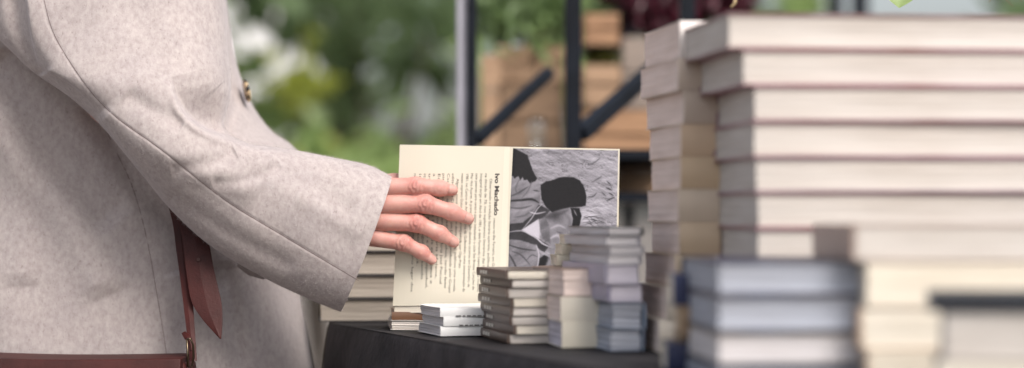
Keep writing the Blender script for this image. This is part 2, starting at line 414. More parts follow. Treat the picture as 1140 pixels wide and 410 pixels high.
# the photograph printed on the page: a soft-edged halftone picture as point colours on a fine sheet
GX, GY = 250, 290
gx = np.linspace(0, 1, GX)[None, :]; gy = np.linspace(0, 1, GY)[:, None]
q0, q1, q2, q3 = [np.array(p, float) for p in [(569.7,165.2),(688.2,167.6),(685,334.5),(564.8,335.5)]]
PX = ((1-gx)*q0[0]+gx*q1[0])*(1-gy)+((1-gx)*q3[0]+gx*q2[0])*gy; PY = ((1-gx)*q0[1]+gx*q1[1])*(1-gy)+((1-gx)*q3[1]+gx*q2[1])*gy
def vnoise(sx, sy, seed, ang=0.0, oct_=4):
    o = 0; amp = 1; tot = 0; c_, s_ = math.cos(ang), math.sin(ang)
    for k in range(oct_):
        g_ = np.random.default_rng(seed+k).uniform(-1, 1, (64, 64)); x = (PX*c_+PY*s_)/sx*2**k; y = (PY*c_-PX*s_)/sy*2**k
        xi, yi = np.floor(x).astype(int), np.floor(y).astype(int); fx, fy = x-xi, y-yi; fx = fx*fx*(3-2*fx); fy = fy*fy*(3-2*fy)
        h = lambda a, b: g_[(xi+a) % 64, (yi+b) % 64]
        o = o+amp*((h(0,0)*(1-fx)+h(1,0)*fx)*(1-fy)+(h(0,1)*(1-fx)+h(1,1)*fx)*fy); tot += amp; amp *= .55
    return o/tot
def seg_d(poly, closed=True):
    d = np.full(PX.shape, 1e9); ins_ = np.zeros(PX.shape, bool); al = np.zeros(PX.shape); n = len(poly)
    for k in range(n if closed else n-1):
        (ax, ay), (bx, by) = poly[k], poly[(k+1) % n]; dx, dy = bx-ax, by-ay
        t = np.clip(((PX-ax)*dx+(PY-ay)*dy)/(dx*dx+dy*dy), 0, 1); dd = np.hypot(PX-ax-t*dx, PY-ay-t*dy)
        al = np.where(dd < d, (k+t)/max(1, n-1), al); d = np.minimum(d, dd)
        if closed and ay != by: ins_ ^= ((ay > PY) != (by > PY)) & (PX < (bx-ax)*(PY-ay)/(by-ay)+ax)
    return np.where(ins_, -d, d) if closed else d, al
wl = vnoise(9, 5, 1, .25, 5); wl2 = vnoise(16, 9, 9, .3, 4)
img = .56+.16*(np.roll(wl, 2, 0)-wl)*1.5+.09*wl2+.05*(PX-620)/60
img -= .16*np.exp(-(np.abs(wl2+.05)/.03)**2)*(wl > 0)
def paint(poly, val, soft=.7, alpha=1.0, wob=.5):
    global img
    d, _ = seg_d(poly); d = d+wob*vnoise(3, 3, 40+len(poly))
    a = alpha/(1+np.exp(d/soft*2)); img = img*(1-a)+a*val
def brush(pts, w_, val, alpha=.9, soft=.6):
    global img
    P = cr2(pts); d, al = seg_d(P, False); ww = w_*np.sin(np.pi*np.clip(al, .04, .96))**.6
    a = alpha/(1+np.exp((d-ww/2)/soft*2)); img = img*(1-a)+a*val
def cr2(pts):
    P = np.array(pts, float); m_ = len(P)
    if m_ < 3: return [tuple(p) for p in P]
    o = []
    for i in range(m_-1):
        a, b_, c_, e_ = P[max(i-1, 0)], P[i], P[i+1], P[min(i+2, m_-1)]
        for t in (0, .33, .66): o.append(tuple(.5*((2*b_)+(c_-a)*t+(2*a-5*b_+4*c_-e_)*t*t+(3*b_-a-3*c_+e_)*t**3)))
    return o+[tuple(P[-1])]
cloth_t = vnoise(14, 5, 21, -.5, 3)
paint([(560,190),(580,194),(590,200),(598,198.5),(602,210),(601,224),(597,233),(612,240),(604,250),(600,262),(590,258),(570,262),(560,262)], .50+.10*cloth_t)
paint([(560,160),(573,165.5),(587,172.5),(589,178),(593,190),(598,199),(596,202),(590,204),(587,200),(583,201),(582,197),(579,201),(577,196),(573,199),(571,196),(560,196)], .13, .5)
paint([(602,206),(608,202),(616,200.5),(622,198),(629,197),(639,197.6),(645,201),(649.5,206),(653,218),(652,229),(640,233),(629,235),(616,238),(608,231),(603,222)], .12, .5)
face = .52+.10*vnoise(12, 12, 60)-.012*(PX-625)*0+.20*np.exp(-(((PX-652)/10)**2+((PY-242)/8)**2))-.16*np.exp(-(((PX-618)/9)**2+((PY-240)/7)**2))
paint([(603,242),(612,237),(622,234),(634,231),(650,230.5),(664,232),(671,239),(673,250),(670,257),(655,260),(642,264),(630,273),(618,277),(608,274),(603,262)], face)
brush([(604,243),(618,240),(632,234)], 4, .25, .7, 1.5); brush([(625,236),(634,244),(634,256)], 3, .36, .6, 1.6)
paint([(635,231.5),(645,232),(647.5,241),(644,256),(636,257),(638,244)], .12, .5); brush([(639,234),(642,240)], 1.2, .6); brush([(637,256),(640,262),(648,263)], 1.6, .2, .7)
brush([(614,254),(622,251),(629,254)], 2, .74, .8, 1.2); brush([(612,266),(620,262),(626,266)], 2.6, .78, .8, 1.2); brush([(620,258),(626,261),(632,268)], 1.2, .25, .7); brush([(606,256),(610,264),(606,271)], 1.6, .3, .6)
rr = random.Random(5)
for k in range(46):
    x, y = 650+rr.uniform(-4, 8), rr.uniform(233, 258); l = rr.uniform(8, 20)
    brush([(x, y), (x+l*.5, y-1.5+rr.uniform(-2, 2)), (x+l, y+rr.uniform(-2, 5))], rr.uniform(.5, .9), rr.choice([.85,.8,.3,.25,.7]), .75, .35)
paint([(560,250),(582,248),(592,240),(600,228),(613,234),(607,241),(599,245),(581,256),(590,262),(600,266),(612,274),(606,281),(596,275),(580,268),(560,267)], .20+.06*cloth_t, .6)
paint([(581,256),(599.5,244),(601,254),(600.6,266),(590,261)], .76, .7, 1, .2)
paint([(601,246),(607,242),(611,250),(613,272),(604,266),(602,258)], .42+.1*cloth_t, .6)
paint([(560,266),(580,268),(597,273),(603,285),(600,303),(560,303)], .46+.12*cloth_t)
paint([(600,288),(606,284),(614,288),(613,306),(599,306)], .13, .6)
paint([(614,278),(630,268),(650,264),(690,262),(690,340),(600,340),(606,300)], .5+.1*vnoise(8, 8, 70), 1.2)
paint([(560,303),(640,303),(640,340),(560,340)], .38)
for pts, w_, v_ in [([(567,219),(577,215),(588,208)],1.6,.25), ([(564,224),(580,223),(592,222),(600,226)],2.6,.12), ([(594,212),(600,213)],1.4,.2), ([(564,259),(580,257),(592,262),(606,272),(611,275)],1.2,.75),
        ([(583,254),(592,243),(598,233),(603,228)],1,.8), ([(596,262),(603,271),(611,274)],1.1,.8), ([(565,231),(580,232),(592,229)],2.2,.33), ([(572,242),(584,240),(594,233)],2,.36), ([(564,272),(580,277),(596,279)],1.6,.2), ([(566,282),(572,292),(576,302)],2,.22),
        ([(570,280),(580,284),(590,295)],1.6,.28), ([(597,273),(600,284),(598,300)],1.3,.78), ([(590,236),(597,238),(607,236)],1.3,.8), ([(578,200),(574,210),(576,216)],2,.38), ([(592,202),(588,212),(580,222)],1.6,.38), ([(586,290),(592,284),(598,286)],1.2,.3),
        ([(655,219),(660,219),(664,215)],1.1,.2), ([(659,203),(666,199),(670,196)],1,.3), ([(675,209),(681,212)],1.5,.15), ([(678,215),(683,218)],1.3,.15), ([(676,223),(684,220)],1.3,.18), ([(668,176),(662,181),(655,184)],1.1,.3), ([(676,202),(680,206)],1.2,.2), ([(670,214),(674,218)],1,.25)]:
    brush(pts, w_, v_)
img = np.clip(img+.015*np.random.default_rng(3).normal(size=img.shape), .06, .92)
sU = (PX-PG[0][0]-(PG[3][0]-PG[0][0])*(PY-161)/180)/245.0; tV = (PY-161)/176
q = Wn(PX, PY, np.full(PX.shape, DH)); q[..., 1] = DH-.00022+bow(sU, tV)
v = (q.reshape(-1, 3)-np.array(hb.location)); i0 = (np.arange(GY-1)[:, None]*GX+np.arange(GX-1)[None, :]).ravel()
f = np.stack([i0, i0+GX, i0+GX+1, i0+1], 1)
m, nt, b_ = nodes('halftone_print'); at_ = nt.nodes.new('ShaderNodeAttribute'); at_.attribute_name = 'tone'; nt.links.new(at_.outputs['Color'], b_.inputs['Base Color']); b_.inputs['Roughness'].default_value = .4; b_.inputs['Specular IOR Level'].default_value = .3
o = mesh('photograph', v, f, m, page)
lin = (img**2.2).ravel()*.92+.006; colr = np.stack([lin*1.0, lin*.94, lin*1.04, np.ones_like(lin)], 1).astype(np.float32)
ca = o.data.attributes.new('tone', 'FLOAT_COLOR', 'POINT'); ca.data.foreach_set('color', colr.ravel())
# printed text
LINES = [ # (x at y=193, start y, end y, text)
 (552.6,193,240,'Ivo Machado',2), (552.0,243,325,'nasceu na ilha Terceira, em Outubro de 1958.',0),
 (546.6,199,325,'Observando a tradi\u00e7\u00e3o liter\u00e1ria a\u00e7oriana, publicou os primeiros',0),
 (541.3,193,325,'na d\u00e9cada de 70, nos suplementos liter\u00e1rios das ilhas, participa',0),
 (536.0,193,325,'inaugural surge em Abril de 1981, e dele Fernando Lopes-Gra\u00e7a musicou',0),
 (530.7,193,323,'sete poemas para canto e piano intitulando o ciclo Sea Breeze Can\u00e7\u00f5es do',0),
 (525.4,193,320,'Mar dos A\u00e7ores. A primeira audi\u00e7\u00e3o absoluta ocorreu em Dezembro de',0),
 (520.1,193,325,'1981, no Centro de Arte Moderna da Gulbenkian, numa interpreta\u00e7\u00e3o da',0),
 (514.9,193,299,'mezzo soprano Dulce Cabrita acompanhada por Olga Prats.',0),
 (509.6,199,325,'Alguma poesia (tamb\u00e9m desta poesia) publicou uma novela,',0),
 (504.4,193,326,'editado em Coimbra e em Lisboa, produzida pelo Grupo',0),
 (499.2,193,321,'Cassefaz, apresentada em Lisboa, tendo feito',0),
 (494.0,193,316,'parte do elenco Manuela e Maria Jos\u00e9 Pascoal',0),
 (488.8,193,310,'Edi\u00e7\u00e3o de autor e Maria Helena,',0),
 (483.4,193,316,'a convite dos festivais europeus e',0),
 (478.2,193,321,'tradu\u00e7\u00e3o para catal\u00e3o e para espanhol,',0),
 (473.0,193,311,'italiano e outras l\u00ednguas, estando',0),
 (467.8,193,296,'inclu\u00eddo em antologias.',0),
 (462.0,193,325,'na ilha onde nasceu um pequeno lugar dos',0)]
tv, tf = [], []
dg = bpy.context.evaluated_depsgraph_get()
for x, y0, y1, s, bold in LINES:
    cu = bpy.data.curves.new('t', 'FONT'); cu.body = s; cu.size = 1; cu.offset = .03 if bold else -.006; cu.resolution_u = 3
    ob = bpy.data.objects.new('t', cu); me = ob.to_mesh()
    P = np.array([v.co[:] for v in me.vertices]); fs = [tuple(p.vertices) for p in me.polygons]
    wid = P[:, 0].max()
    # letters run down the page, tops to the right; the page leans by about two degrees
    h = 4.1
    if bold: h = 6.8
    along = y0+P[:, 0]/wid*(y1-y0)
    lean = (445-437)/180.0*.72
    xx = x-1.2+P[:, 1]*h-(along-193)*lean*.9
    q = Wn(xx, along, DH); q[:, 1] = DH-.00015+bow((xx-445+8*(along-161)/180)/245, (along-161)/176); o = len(tv)
    tv += (q-np.array(hb.location)).tolist(); tf += [tuple(i+o for i in f) for f in fs]
    ob.to_mesh_clear(); bpy.data.objects.remove(ob); bpy.data.curves.remove(cu)
mesh('printed_text', tv, tf, mat('black_ink', (.06,.05,.045), .6, .05), page)

# ------------------------------------------------------------------ signed distance surfaces (person)
def surface_nets(fn, lo, hi, h):
    xs = [np.arange(lo[i], hi[i]+h, h) for i in range(3)]
    nx, ny, nz = map(len, xs)
    G = np.empty((nx, ny, nz), np.float32)
    Y, Z = np.meshgrid(xs[1], xs[2], indexing='ij')
    for a in range(0, nx, 24):
        b_ = min(nx, a+24)
        P = np.empty((b_-a, ny, nz, 3)); P[..., 0] = xs[0][a:b_, None, None]; P[..., 1] = Y; P[..., 2] = Z
        G[a:b_] = fn(P.reshape(-1, 3)).reshape(b_-a, ny, nz)
    S = G < 0
    c = np.zeros((nx-1, ny-1, nz-1), np.int8)
    for i in (0, 1):
        for j in (0, 1):
            for k in (0, 1): c += S[i:nx-1+i, j:ny-1+j, k:nz-1+k]
    act = (c > 0) & (c < 8); ids = np.full(act.shape, -1, np.int64); I = np.argwhere(act); ids[act] = np.arange(len(I))
    acc = np.zeros((len(I), 3)); cnt = np.zeros(len(I))
    cor = [(i, j, k) for i in (0, 1) for j in (0, 1) for k in (0, 1)]
    for a in range(8):
        for b_ in range(a+1, 8):
            A_, B_ = np.array(cor[a]), np.array(cor[b_])
            if np.abs(A_-B_).sum() != 1: continue
            ga = G[I[:, 0]+A_[0], I[:, 1]+A_[1], I[:, 2]+A_[2]]; gb = G[I[:, 0]+B_[0], I[:, 1]+B_[1], I[:, 2]+B_[2]]
            m_ = (ga < 0) != (gb < 0); t = np.where(m_, ga/np.where(m_, ga-gb, 1), 0)
            acc += np.where(m_[:, None], A_+(B_-A_)*t[:, None], 0); cnt += m_
    V = np.array(lo)+(I+acc/cnt[:, None])*h
    Fs = []
    for ax in range(3):
        sl = [slice(1, n-1) for n in (nx, ny, nz)]; sl[ax] = slice(0, (nx, ny, nz)[ax]-1)
        s2 = list(sl); s2[ax] = slice(1, (nx, ny, nz)[ax])
        d0 = S[tuple(sl)]; d1 = S[tuple(s2)]
        E = np.argwhere(d0 != d1); 
        if not len(E): continue
        off = np.ones(3, int); off[ax] = 0; E = E+off
        u, v_ = [(1, 2), (2, 0), (0, 1)][ax]
        du = np.zeros(3, int); du[u] = 1; dv = np.zeros(3, int); dv[v_] = 1
        def gid(X): return ids[X[:, 0], X[:, 1], X[:, 2]]
        q = np.stack([gid(E-du-dv), gid(E-dv), gid(E), gid(E-du)], 1)
        flip = ~S[tuple(E.T)] if False else ~S[E[:, 0], E[:, 1], E[:, 2]]
        q[flip] = q[flip][:, ::-1]
        Fs.append(q[(q >= 0).all(1)])
    return V, np.concatenate(Fs)
def cone(P, a, b, ra, rb, sy=1.0):
    a = np.array(a, float); b = np.array(b, float); Q = P
    ab = b-a; t = np.clip(((Q-a)@ab)/(ab@ab), 0, 1)
    v = Q-(a+t[:, None]*ab); v = v*np.array([1, 1/sy, 1])
    return np.sqrt((v*v).sum(1))-(ra+(rb-ra)*t)
def smin(a, b, k):
    h = np.clip(.5+.5*(b-a)/k, 0, 1); return b*(1-h)+a*h-k*h*(1-h)
pw = lambda x, y, d: np.array(W(x, y, d))
K = DH/F
fing = {  # photo pixels, radius in pixels, distance offset in front of the page (m)
 'index':  [(398,211,12.5,.012),(463,207.3,9.9,.0125),(489,209.6,8.7,.0098),(503.5,212,6.6,.0062)],
 'middle': [(394,228,12.5,.014),(474,227.3,10,.0135),(503,236.2,8.9,.0105),(521.5,243.8,6.5,.0062)],
 'ring':   [(392,245,12,.013),(464,248.6,9.7,.0128),(489,259.8,8.5,.0098),(505.5,269.8,6.2,.006)],
 'pinky':  [(390,261,11,.011),(449,270.4,8.9,.0115),(469,280.6,7.7,.009),(480.5,289.4,5.8,.0056)]}
FJ = {k: [(pw(x, y, DH-o), r*K*.96) for x, y, r, o in v] for k, v in fing.items()}
def hand_sdf(P):
    res = None
    for nme, J in FJ.items():
        d = None
        for (a, ra), (b_, rb) in zip(J[:-1], J[1:]):
            c_ = cone(P, a, b_, ra, rb, .96); d = c_ if d is None else smin(d, c_, .0035)
        # joint swelling
        for (a, ra) in J[1:3]:
            q = (P-a)/np.array([1.15, 1, 1]); d = smin(d, np.sqrt((q*q).sum(1))-ra*.99, .003)
        res = d if res is None else smin(res, d, .0006)
    # palm, wrist, forearm inside the cuff
    palm = None
    for a, b_, ra, rb in [((398,214),(335,228),12.5,20),((394,228),(335,236),13,22),((392,245),(335,242),12.5,22),((390,260),(335,250),11.5,19)]:
        c_ = cone(P, pw(*a, DH-.012), pw(*b_, DH-.006), ra*K, rb*K); palm = c_ if palm is None else smin(palm, c_, .008)
    fore = cone(P, pw(345,238,DH-.004), pw(215,175,DH+.005), 25*K, 30*K, .85)
    res = smin(res, smin(palm, fore, .02), .005)
    th = smin(cone(P, pw(350,225,DH+.004), pw(402,206,DH+.022), 17*K, 12.5*K), cone(P, pw(402,206,DH+.022), pw(440,205,DH+.0228), 12.3*K, 11.5*K), .006)
    th = smin(th, cone(P, pw(440,205,DH+.0222), pw(466,208,DH+.0205), 11*K, 8*K), .004)
    return smin(res, th, .008)
hv, hf = surface_nets(hand_sdf, (pw(215,0,DH)[0], DH-.065, pw(0,310,DH)[2]), (pw(540,0,DH)[0], DH+.045, pw(0,115,DH)[2]), .0009)
def grads(fn, V, e=.0006):
    g_ = np.stack([fn(V+np.eye(3)[i]*e)-fn(V-np.eye(3)[i]*e) for i in range(3)], 1)
    return g_/np.maximum(np.linalg.norm(g_, axis=1), 1e-9)[:, None]
hn = grads(hand_sdf, hv)
# knuckle wrinkles and colour
red = np.zeros(len(hv)); dsp = np.zeros(len(hv)); pale = np.zeros(len(hv))
for J in FJ.values():
    for ji, (amp, wid) in ((1, (.0004, .0066)), (2, (.00016, .0042))):
        c_, r_ = J[ji]; ax = J[ji+1][0]-J[ji-1][0]; ax = ax/np.linalg.norm(ax)
        up = np.array([0, -1, 0]); side = np.cross(ax, up); side /= np.linalg.norm(side)
        u = (hv-c_)@ax; v_ = (hv-c_)@side; dors = np.clip(-hn[:, 1]*1.6-.25, 0, 1)
        rr_ = np.sqrt((u*.9)**2+(v_*.5)**2); fall = np.exp(-(rr_/wid)**2)*dors*(np.linalg.norm(hv-c_, axis=1) < .02)
        dsp += amp*fall*(np.cos(rr_*2*np.pi/.0030+2.6+1.6*np.sin(v_*520+u*300)+.8*np.sin(u*1300+v_*700)) - .1)
        red += (1.0 if ji == 1 else .5)*np.exp(-(np.sqrt(u**2+v_**2)/(wid*1.6))**2)*.7
    t_, r_ = J[3]; red += .9*np.exp(-(np.linalg.norm(hv-t_, axis=1)/.0085)**2)
    for (a, ra), (b_, rb) in zip(J[:-1], J[1:]):
        m_ = (a+b_)/2; pale += np.exp(-(np.linalg.norm(hv-m_, axis=1)/.008)**2)
hv2 = hv+hn*dsp[:, None]

# lower resolution rest of the body, joined into the same body mesh
def body_sdf(P):
    sh = pw(95,-290,2.40); el = pw(135,100,2.345); d = smin(cone(P, pw(215,175,DH+.005), el, .026, .030), cone(P, el, sh, .038, .046), .02)
    tor = cone(P, (-.44,2.55,.93), (-.43,2.55,1.24), .10, .10, 1.25)
    d = smin(d, tor, .05); d = smin(d, cone(P, (-.44,2.42,1.345), (-.44,2.68,1.345), .05, .05), .05)
    d = smin(d, cone(P, (-.42,2.52,1.36), (-.40,2.52,1.50), .058, .05), .03)
    d = smin(d, cone(P, (-.44,2.68,1.35), (-.46,2.72,1.08), .045, .04), .03); d = smin(d, cone(P, (-.46,2.72,1.08), (-.43,2.72,.84), .04, .03), .03)
    d = smin(d, cone(P, (-.43,2.72,.84), (-.42,2.72,.74), .03, .02, .7), .02)
    hd = (P-np.array([-.365,2.52,1.60]))/np.array([.092,.075,.118]); d = smin(d, (np.sqrt((hd*hd).sum(1))-1)*.08, .02)
    d = smin(d, cone(P, (-.275,2.52,1.60), (-.258,2.52,1.578), .009, .012), .01)
    for s_ in (-1, 1):
        d = smin(d, cone(P, (-.37,2.52+s_*.078,1.6), (-.375,2.52+s_*.08,1.57), .012, .008), .006)
        d = smin(d, cone(P, (-.44,2.55+s_*.07,.9), (-.43,2.55+s_*.08,.5), .07, .05), .03)
        d = smin(d, cone(P, (-.43,2.55+s_*.08,.5), (-.44,2.55+s_*.08,.09), .055, .036), .02)
        d = smin(d, cone(P, (-.44,2.55+s_*.08,.05), (-.3,2.55+s_*.09,.035), .035, .03), .02)
    return d
bv, bf = surface_nets(body_sdf, (-.62,2.2,-.02), (-.08,2.86,1.75), .009)
person = empty('person', (-.42, 2.52, 0), label='person in a pale wool coat, reaching one arm out to hold the open book', cat='person')
allv = np.concatenate([hv2, bv]); allf = np.concatenate([hf, bf+len(hv2)])
def skin_mat():
    m, nt, b_ = nodes('skin')
    at = nt.nodes.new('ShaderNodeAttribute'); at.attribute_name = 'flush'
    mp = mapping(nt); n = N(nt, 'ShaderNodeTexNoise', Scale=160.0, Detail=5); nt.links.new(mp.outputs[0], n.inputs['Vector'])
    ad = N(nt, 'ShaderNodeMath', operation='MULTIPLY_ADD'); n.inputs['Scale'].default_value = 110; n.inputs['Detail'].default_value = 8; nt.links.new(n.outputs['Fac'], ad.inputs[0]); ad.inputs[1].default_value = .8; nt.links.new(at.outputs['Fac'], ad.inputs[2])
    r = ramp(nt, [(.1, (.64,.39,.33)), (.5, (.56,.285,.24)), (1.0, (.47,.165,.14))]); nt.links.new(ad.outputs[0], r.inputs[0]); nt.links.new(r.outputs[0], b_.inputs['Base Color'])
    b_.inputs['Roughness'].default_value = .5; b_.inputs['Subsurface Weight'].default_value = .25
    b_.inputs['Subsurface Radius'].default_value = (.9,.35,.2); b_.inputs['Subsurface Scale'].default_value = .004
    n2 = N(nt, 'ShaderNodeTexNoise', Scale=900.0, Detail=4); nt.links.new(mp.outputs[0], n2.inputs['Vector'])
    bp = N(nt, 'ShaderNodeBump', Strength=.6, Distance=.00025); nt.links.new(n2.outputs['Fac'], bp.inputs['Height']); nt.links.new(bp.outputs[0], b_.inputs['Normal'])
    return m
SK = skin_mat()
bo = mesh('body', allv, allf, SK, person, smooth=True, world=True)
at = bo.data.attributes.new('flush', 'FLOAT', 'POINT')
at.data.foreach_set('value', np.concatenate([np.clip(.10+.34*red-.08*pale, 0, 1), np.full(len(bv), .2)]).astype(np.float32))
# nails
nail_m = mat('nail', (.54,.29,.245), .45, .04, 60)
for nme, J in FJ.items():
    (p0, r0), (p1, r1) = J[2], J[3]
    ax = (p1-p0)/np.linalg.norm(p1-p0); up = np.array([0, -1, 0.35]); up = up-ax*(up@ax); up /= np.linalg.norm(up); sd_ = np.cross(ax, up)
    v = []; nu, nv = 8, 8
    for lay_ in (0, 1):
        for i in range(nu+1):
            for j in range(nv+1):
                s, t = i/nu*2-1, j/nv
                a = s*.95*(1-.12*abs(t-.4)); wl = .0088*t*(1-.25*s*s*(1 if t > .5 else 0))
                rr_ = (r1+.0006)+(r0-r1)*.3*(1-t)*1.0
                q = p1+ax*(wl-.0050)+(up*math.cos(a)*rr_+sd_*math.sin(a)*rr_*.92)-up*(.0002+.0009*t*t)
                v.append(q-up*lay_*.0007)
    n1 = (nu+1)*(nv+1); f = []
    for i in range(nu):
        for j in range(nv):
            a = i*(nv+1)+j; f.append((a, a+1, a+nv+2, a+nv+1)); f.append((n1+a, n1+a+nv+1, n1+a+nv+2, n1+a+1))
    ring_ = [j for j in range(nv+1)]+[i*(nv+1)+nv for i in range(1, nu+1)]+[nu*(nv+1)+j for j in range(nv-1, -1, -1)]+[i*(nv+1) for i in range(nu-1, 0, -1)]
    for i in range(len(ring_)): a, b_ = ring_[i], ring_[(i+1) % len(ring_)]; f.append((a, n1+a, n1+b_, b_))
    mesh('nail', v, f, nail_m, bo, smooth=True, world=False).data.transform(Matrix.Translation(-Vector(person.location)))
# hair, trousers and shoes (above and below the picture)
def hair_sdf(P):
    q = (P-np.array([-.385,2.52,1.625]))/np.array([.105,.092,.118]); d = (np.sqrt((q*q).sum(1))-1)*.09
    q = (P-np.array([-.44,2.52,1.53]))/np.array([.06,.085,.12]); d = smin(d, (np.sqrt((q*q).sum(1))-1)*.07, .03)
    return np.maximum(d, (P[:, 0]+.325)+(1.62-P[:, 2])*.45)
v, f = surface_nets(hair_sdf, (-.55,2.38,1.36), (-.22,2.66,1.78), .006)
mesh('hair', v, f, mat('brown_hair', (.06,.035,.02), .5, .4, 60, (1,1,.1), .002), person, smooth=True, world=True)
def tr_sdf(P):
    d = None
    for s_ in (-1, 1):
        c_ = smin(cone(P, (-.44,2.55+s_*.065,.9), (-.43,2.55+s_*.08,.5), .085, .066), cone(P, (-.43,2.55+s_*.08,.5), (-.44,2.55+s_*.08,.13), .066, .058), .02)
        d = c_ if d is None else smin(d, c_, .02)
    return d
v, f = surface_nets(tr_sdf, (-.6,2.28,.0), (-.25,2.76,1.04), .008)
mesh('trousers', v, f, mat('navy_denim', (.03,.04,.07), .85, .2, 300), person, smooth=True, world=True)
for s_ in (-1, 1):
    def sh_sdf(P):
        return np.maximum(smin(cone(P, (-.455,2.55+s_*.08,.055), (-.29,2.55+s_*.09,.045), .046, .042), cone(P, (-.45,2.55+s_*.08,.06), (-.445,2.55+s_*.08,.14), .046, .05), .02), .003-P[:, 2])
    v, f = surface_nets(sh_sdf, (-.56,2.33,-.01), (-.2,2.72,.22), .006)
    mesh('shoe', v, f, mat('black_leather', (.02,.018,.017), .4, .2, 60), person, smooth=True, world=True)

# ------------------------------------------------------------------ coat
def wool():
    m, nt, b_ = nodes('wool')
    mp = mapping(nt)
    def noise(s_, d_, st=None):
        mm = mapping(nt, st) if st else mp
        n = N(nt, 'ShaderNodeTexNoise', Scale=s_, Detail=d_, Roughness=.65); nt.links.new(mm.outputs[0], n.inputs['Vector']); return n
    n1 = noise(210.0, 8, (1, 1, .7)); n2 = noise(22.0, 4); n3 = noise(520.0, 3, (1, 1, .45))
    r1 = ramp(nt, [(.32, (.35,.305,.30)), (.50, (.415,.368,.36)), (.70, (.475,.43,.42))]); nt.links.new(n1.outputs['Fac'], r1.inputs[0])
    r2 = ramp(nt, [(.3, (.92,.90,.90)), (.7, (1.04,1.02,1.0))]); nt.links.new(n2.outputs['Fac'], r2.inputs[0])
    r3 = ramp(nt, [(.27, (.70,.67,.68)), (.40, (1,1,1))]); nt.links.new(n3.outputs['Fac'], r3.inputs[0])
    cur = r1
    out_ = cur.outputs[0]
    for rr_ in (r2, r3):
        mx = nt.nodes.new('ShaderNodeMix'); mx.data_type='RGBA'; mx.blend_type='MULTIPLY'; mx.inputs[0].default_value=1
        nt.links.new(out_, mx.inputs[6]); nt.links.new(rr_.outputs[0], mx.inputs[7]); out_ = mx.outputs[2]
    nt.links.new(out_, b_.inputs['Base Color'])
    b_.inputs['Roughness'].default_value = .95; b_.inputs['Specular IOR Level'].default_value = .1
    b_.inputs['Sheen Weight'].default_value = .35; b_.inputs['Sheen Roughness'].default_value = .5; b_.inputs['Sheen Tint'].default_value = (.9,.86,.88,1)
    bp = N(nt, 'ShaderNodeBump', Strength=.8, Distance=.0004); nt.links.new(n1.outputs['Fac'], bp.inputs['Height'])
    bp2 = N(nt, 'ShaderNodeBump', Strength=.6, Distance=.0011); nt.links.new(noise(95.0, 5).outputs['Fac'], bp2.inputs['Height']); nt.links.new(bp2.outputs[0], bp.inputs['Normal'])
    nt.links.new(bp.outputs[0], b_.inputs['Normal'])
    return m
WOOL = wool()
def cr(P, n):
    """Catmull-Rom resample of station rows"""
    P = np.array(P, float); m_ = len(P); t = np.linspace(0, m_-1, n); i = np.clip(t.astype(int), 0, m_-2); u = (t-i)[:, None]
    g_ = lambda k: P[np.clip(k, 0, m_-1)]
    a, b_, c_, e_ = g_(i-1), g_(i), g_(i+1), g_(i+2)
    return .5*(2*b_+(c_-a)*u+(2*a-5*b_+4*c_-e_)*u*u+(3*b_-a-3*c_+e_)*u**3)
def topx(V): return 570+V[:, 0]/V[:, 1]*F, YH-(V[:, 2]-HC)/V[:, 1]*F
def sdist(V, poly):
    """signed pixel distance to a polyline (positive on its left when walking it, seen in the photo) and position along"""
    x, y = topx(V); P = np.stack([x, y], 1); poly = cr(np.array(poly, float), 60); best = np.full(len(V), 1e9); sg = np.zeros(len(V)); al = np.zeros(len(V))
    for k in range(len(poly)-1):
        a, b_ = poly[k], poly[k+1]; ab = b_-a; t = np.clip(((P-a)@ab)/(ab@ab), 0, 1); q = P-(a+t[:, None]*ab); d = np.sqrt((q*q).sum(1))
        s_ = np.sign(ab[0]*q[:, 1]-ab[1]*q[:, 0]); m_ = d < best
        best = np.where(m_, d, best); sg = np.where(m_, s_, sg); al = np.where(m_, (k+t)/(len(poly)-1), al)
    return best*sg, al
def sines(V, amp, fr, seed, n=7):
    r_ = np.random.default_rng(seed); o = 0
    for k in range(n):
        d = r_.normal(size=3); d /= np.linalg.norm(d); o = o+np.sin(V@d*fr*r_.uniform(.6, 1.6)*2*np.pi+r_.uniform(0, 6.3))/n**.5
    return amp*o
def loft(rows):
    n, m_, _ = rows.shape
    V = rows.reshape(-1, 3); f = [(i*m_+k, i*m_+(k+1) % m_, (i+1)*m_+(k+1) % m_, (i+1)*m_+k) for i in range(n-1) for k in range(m_)]
    return V, f
def groove(V, fac, poly, amp, wpx):
    s_, al = sdist(V, poly); e_ = np.clip(np.minimum(al, 1-al)*12, 0, 1)
    V[:, 1] -= fac*e_*amp*np.exp(-(s_/wpx)**2)
def step(V, fac, poly, amp, edge, fall, side=1, yr=None):
    s_, al = sdist(V, poly); s_ = s_*side; e_ = np.sin(np.pi*np.clip(al, 0, 1))**1.5
    if yr: y_ = topx(V)[1]; sm_ = lambda t: np.clip(t, 0, 1)**2*(3-2*np.clip(t, 0, 1)); e_ = sm_((y_-yr[0])/(yr[1]-yr[0]))*(1-sm_((y_-yr[2])/(yr[3]-yr[2])))
    up = 1/(1+np.exp(-s_/edge*4)); V[:, 1] -= fac*e_*amp*up*np.exp(-np.clip(s_, 0, None)/fall)

coat = empty('coat_anchor', person.location) if False else None
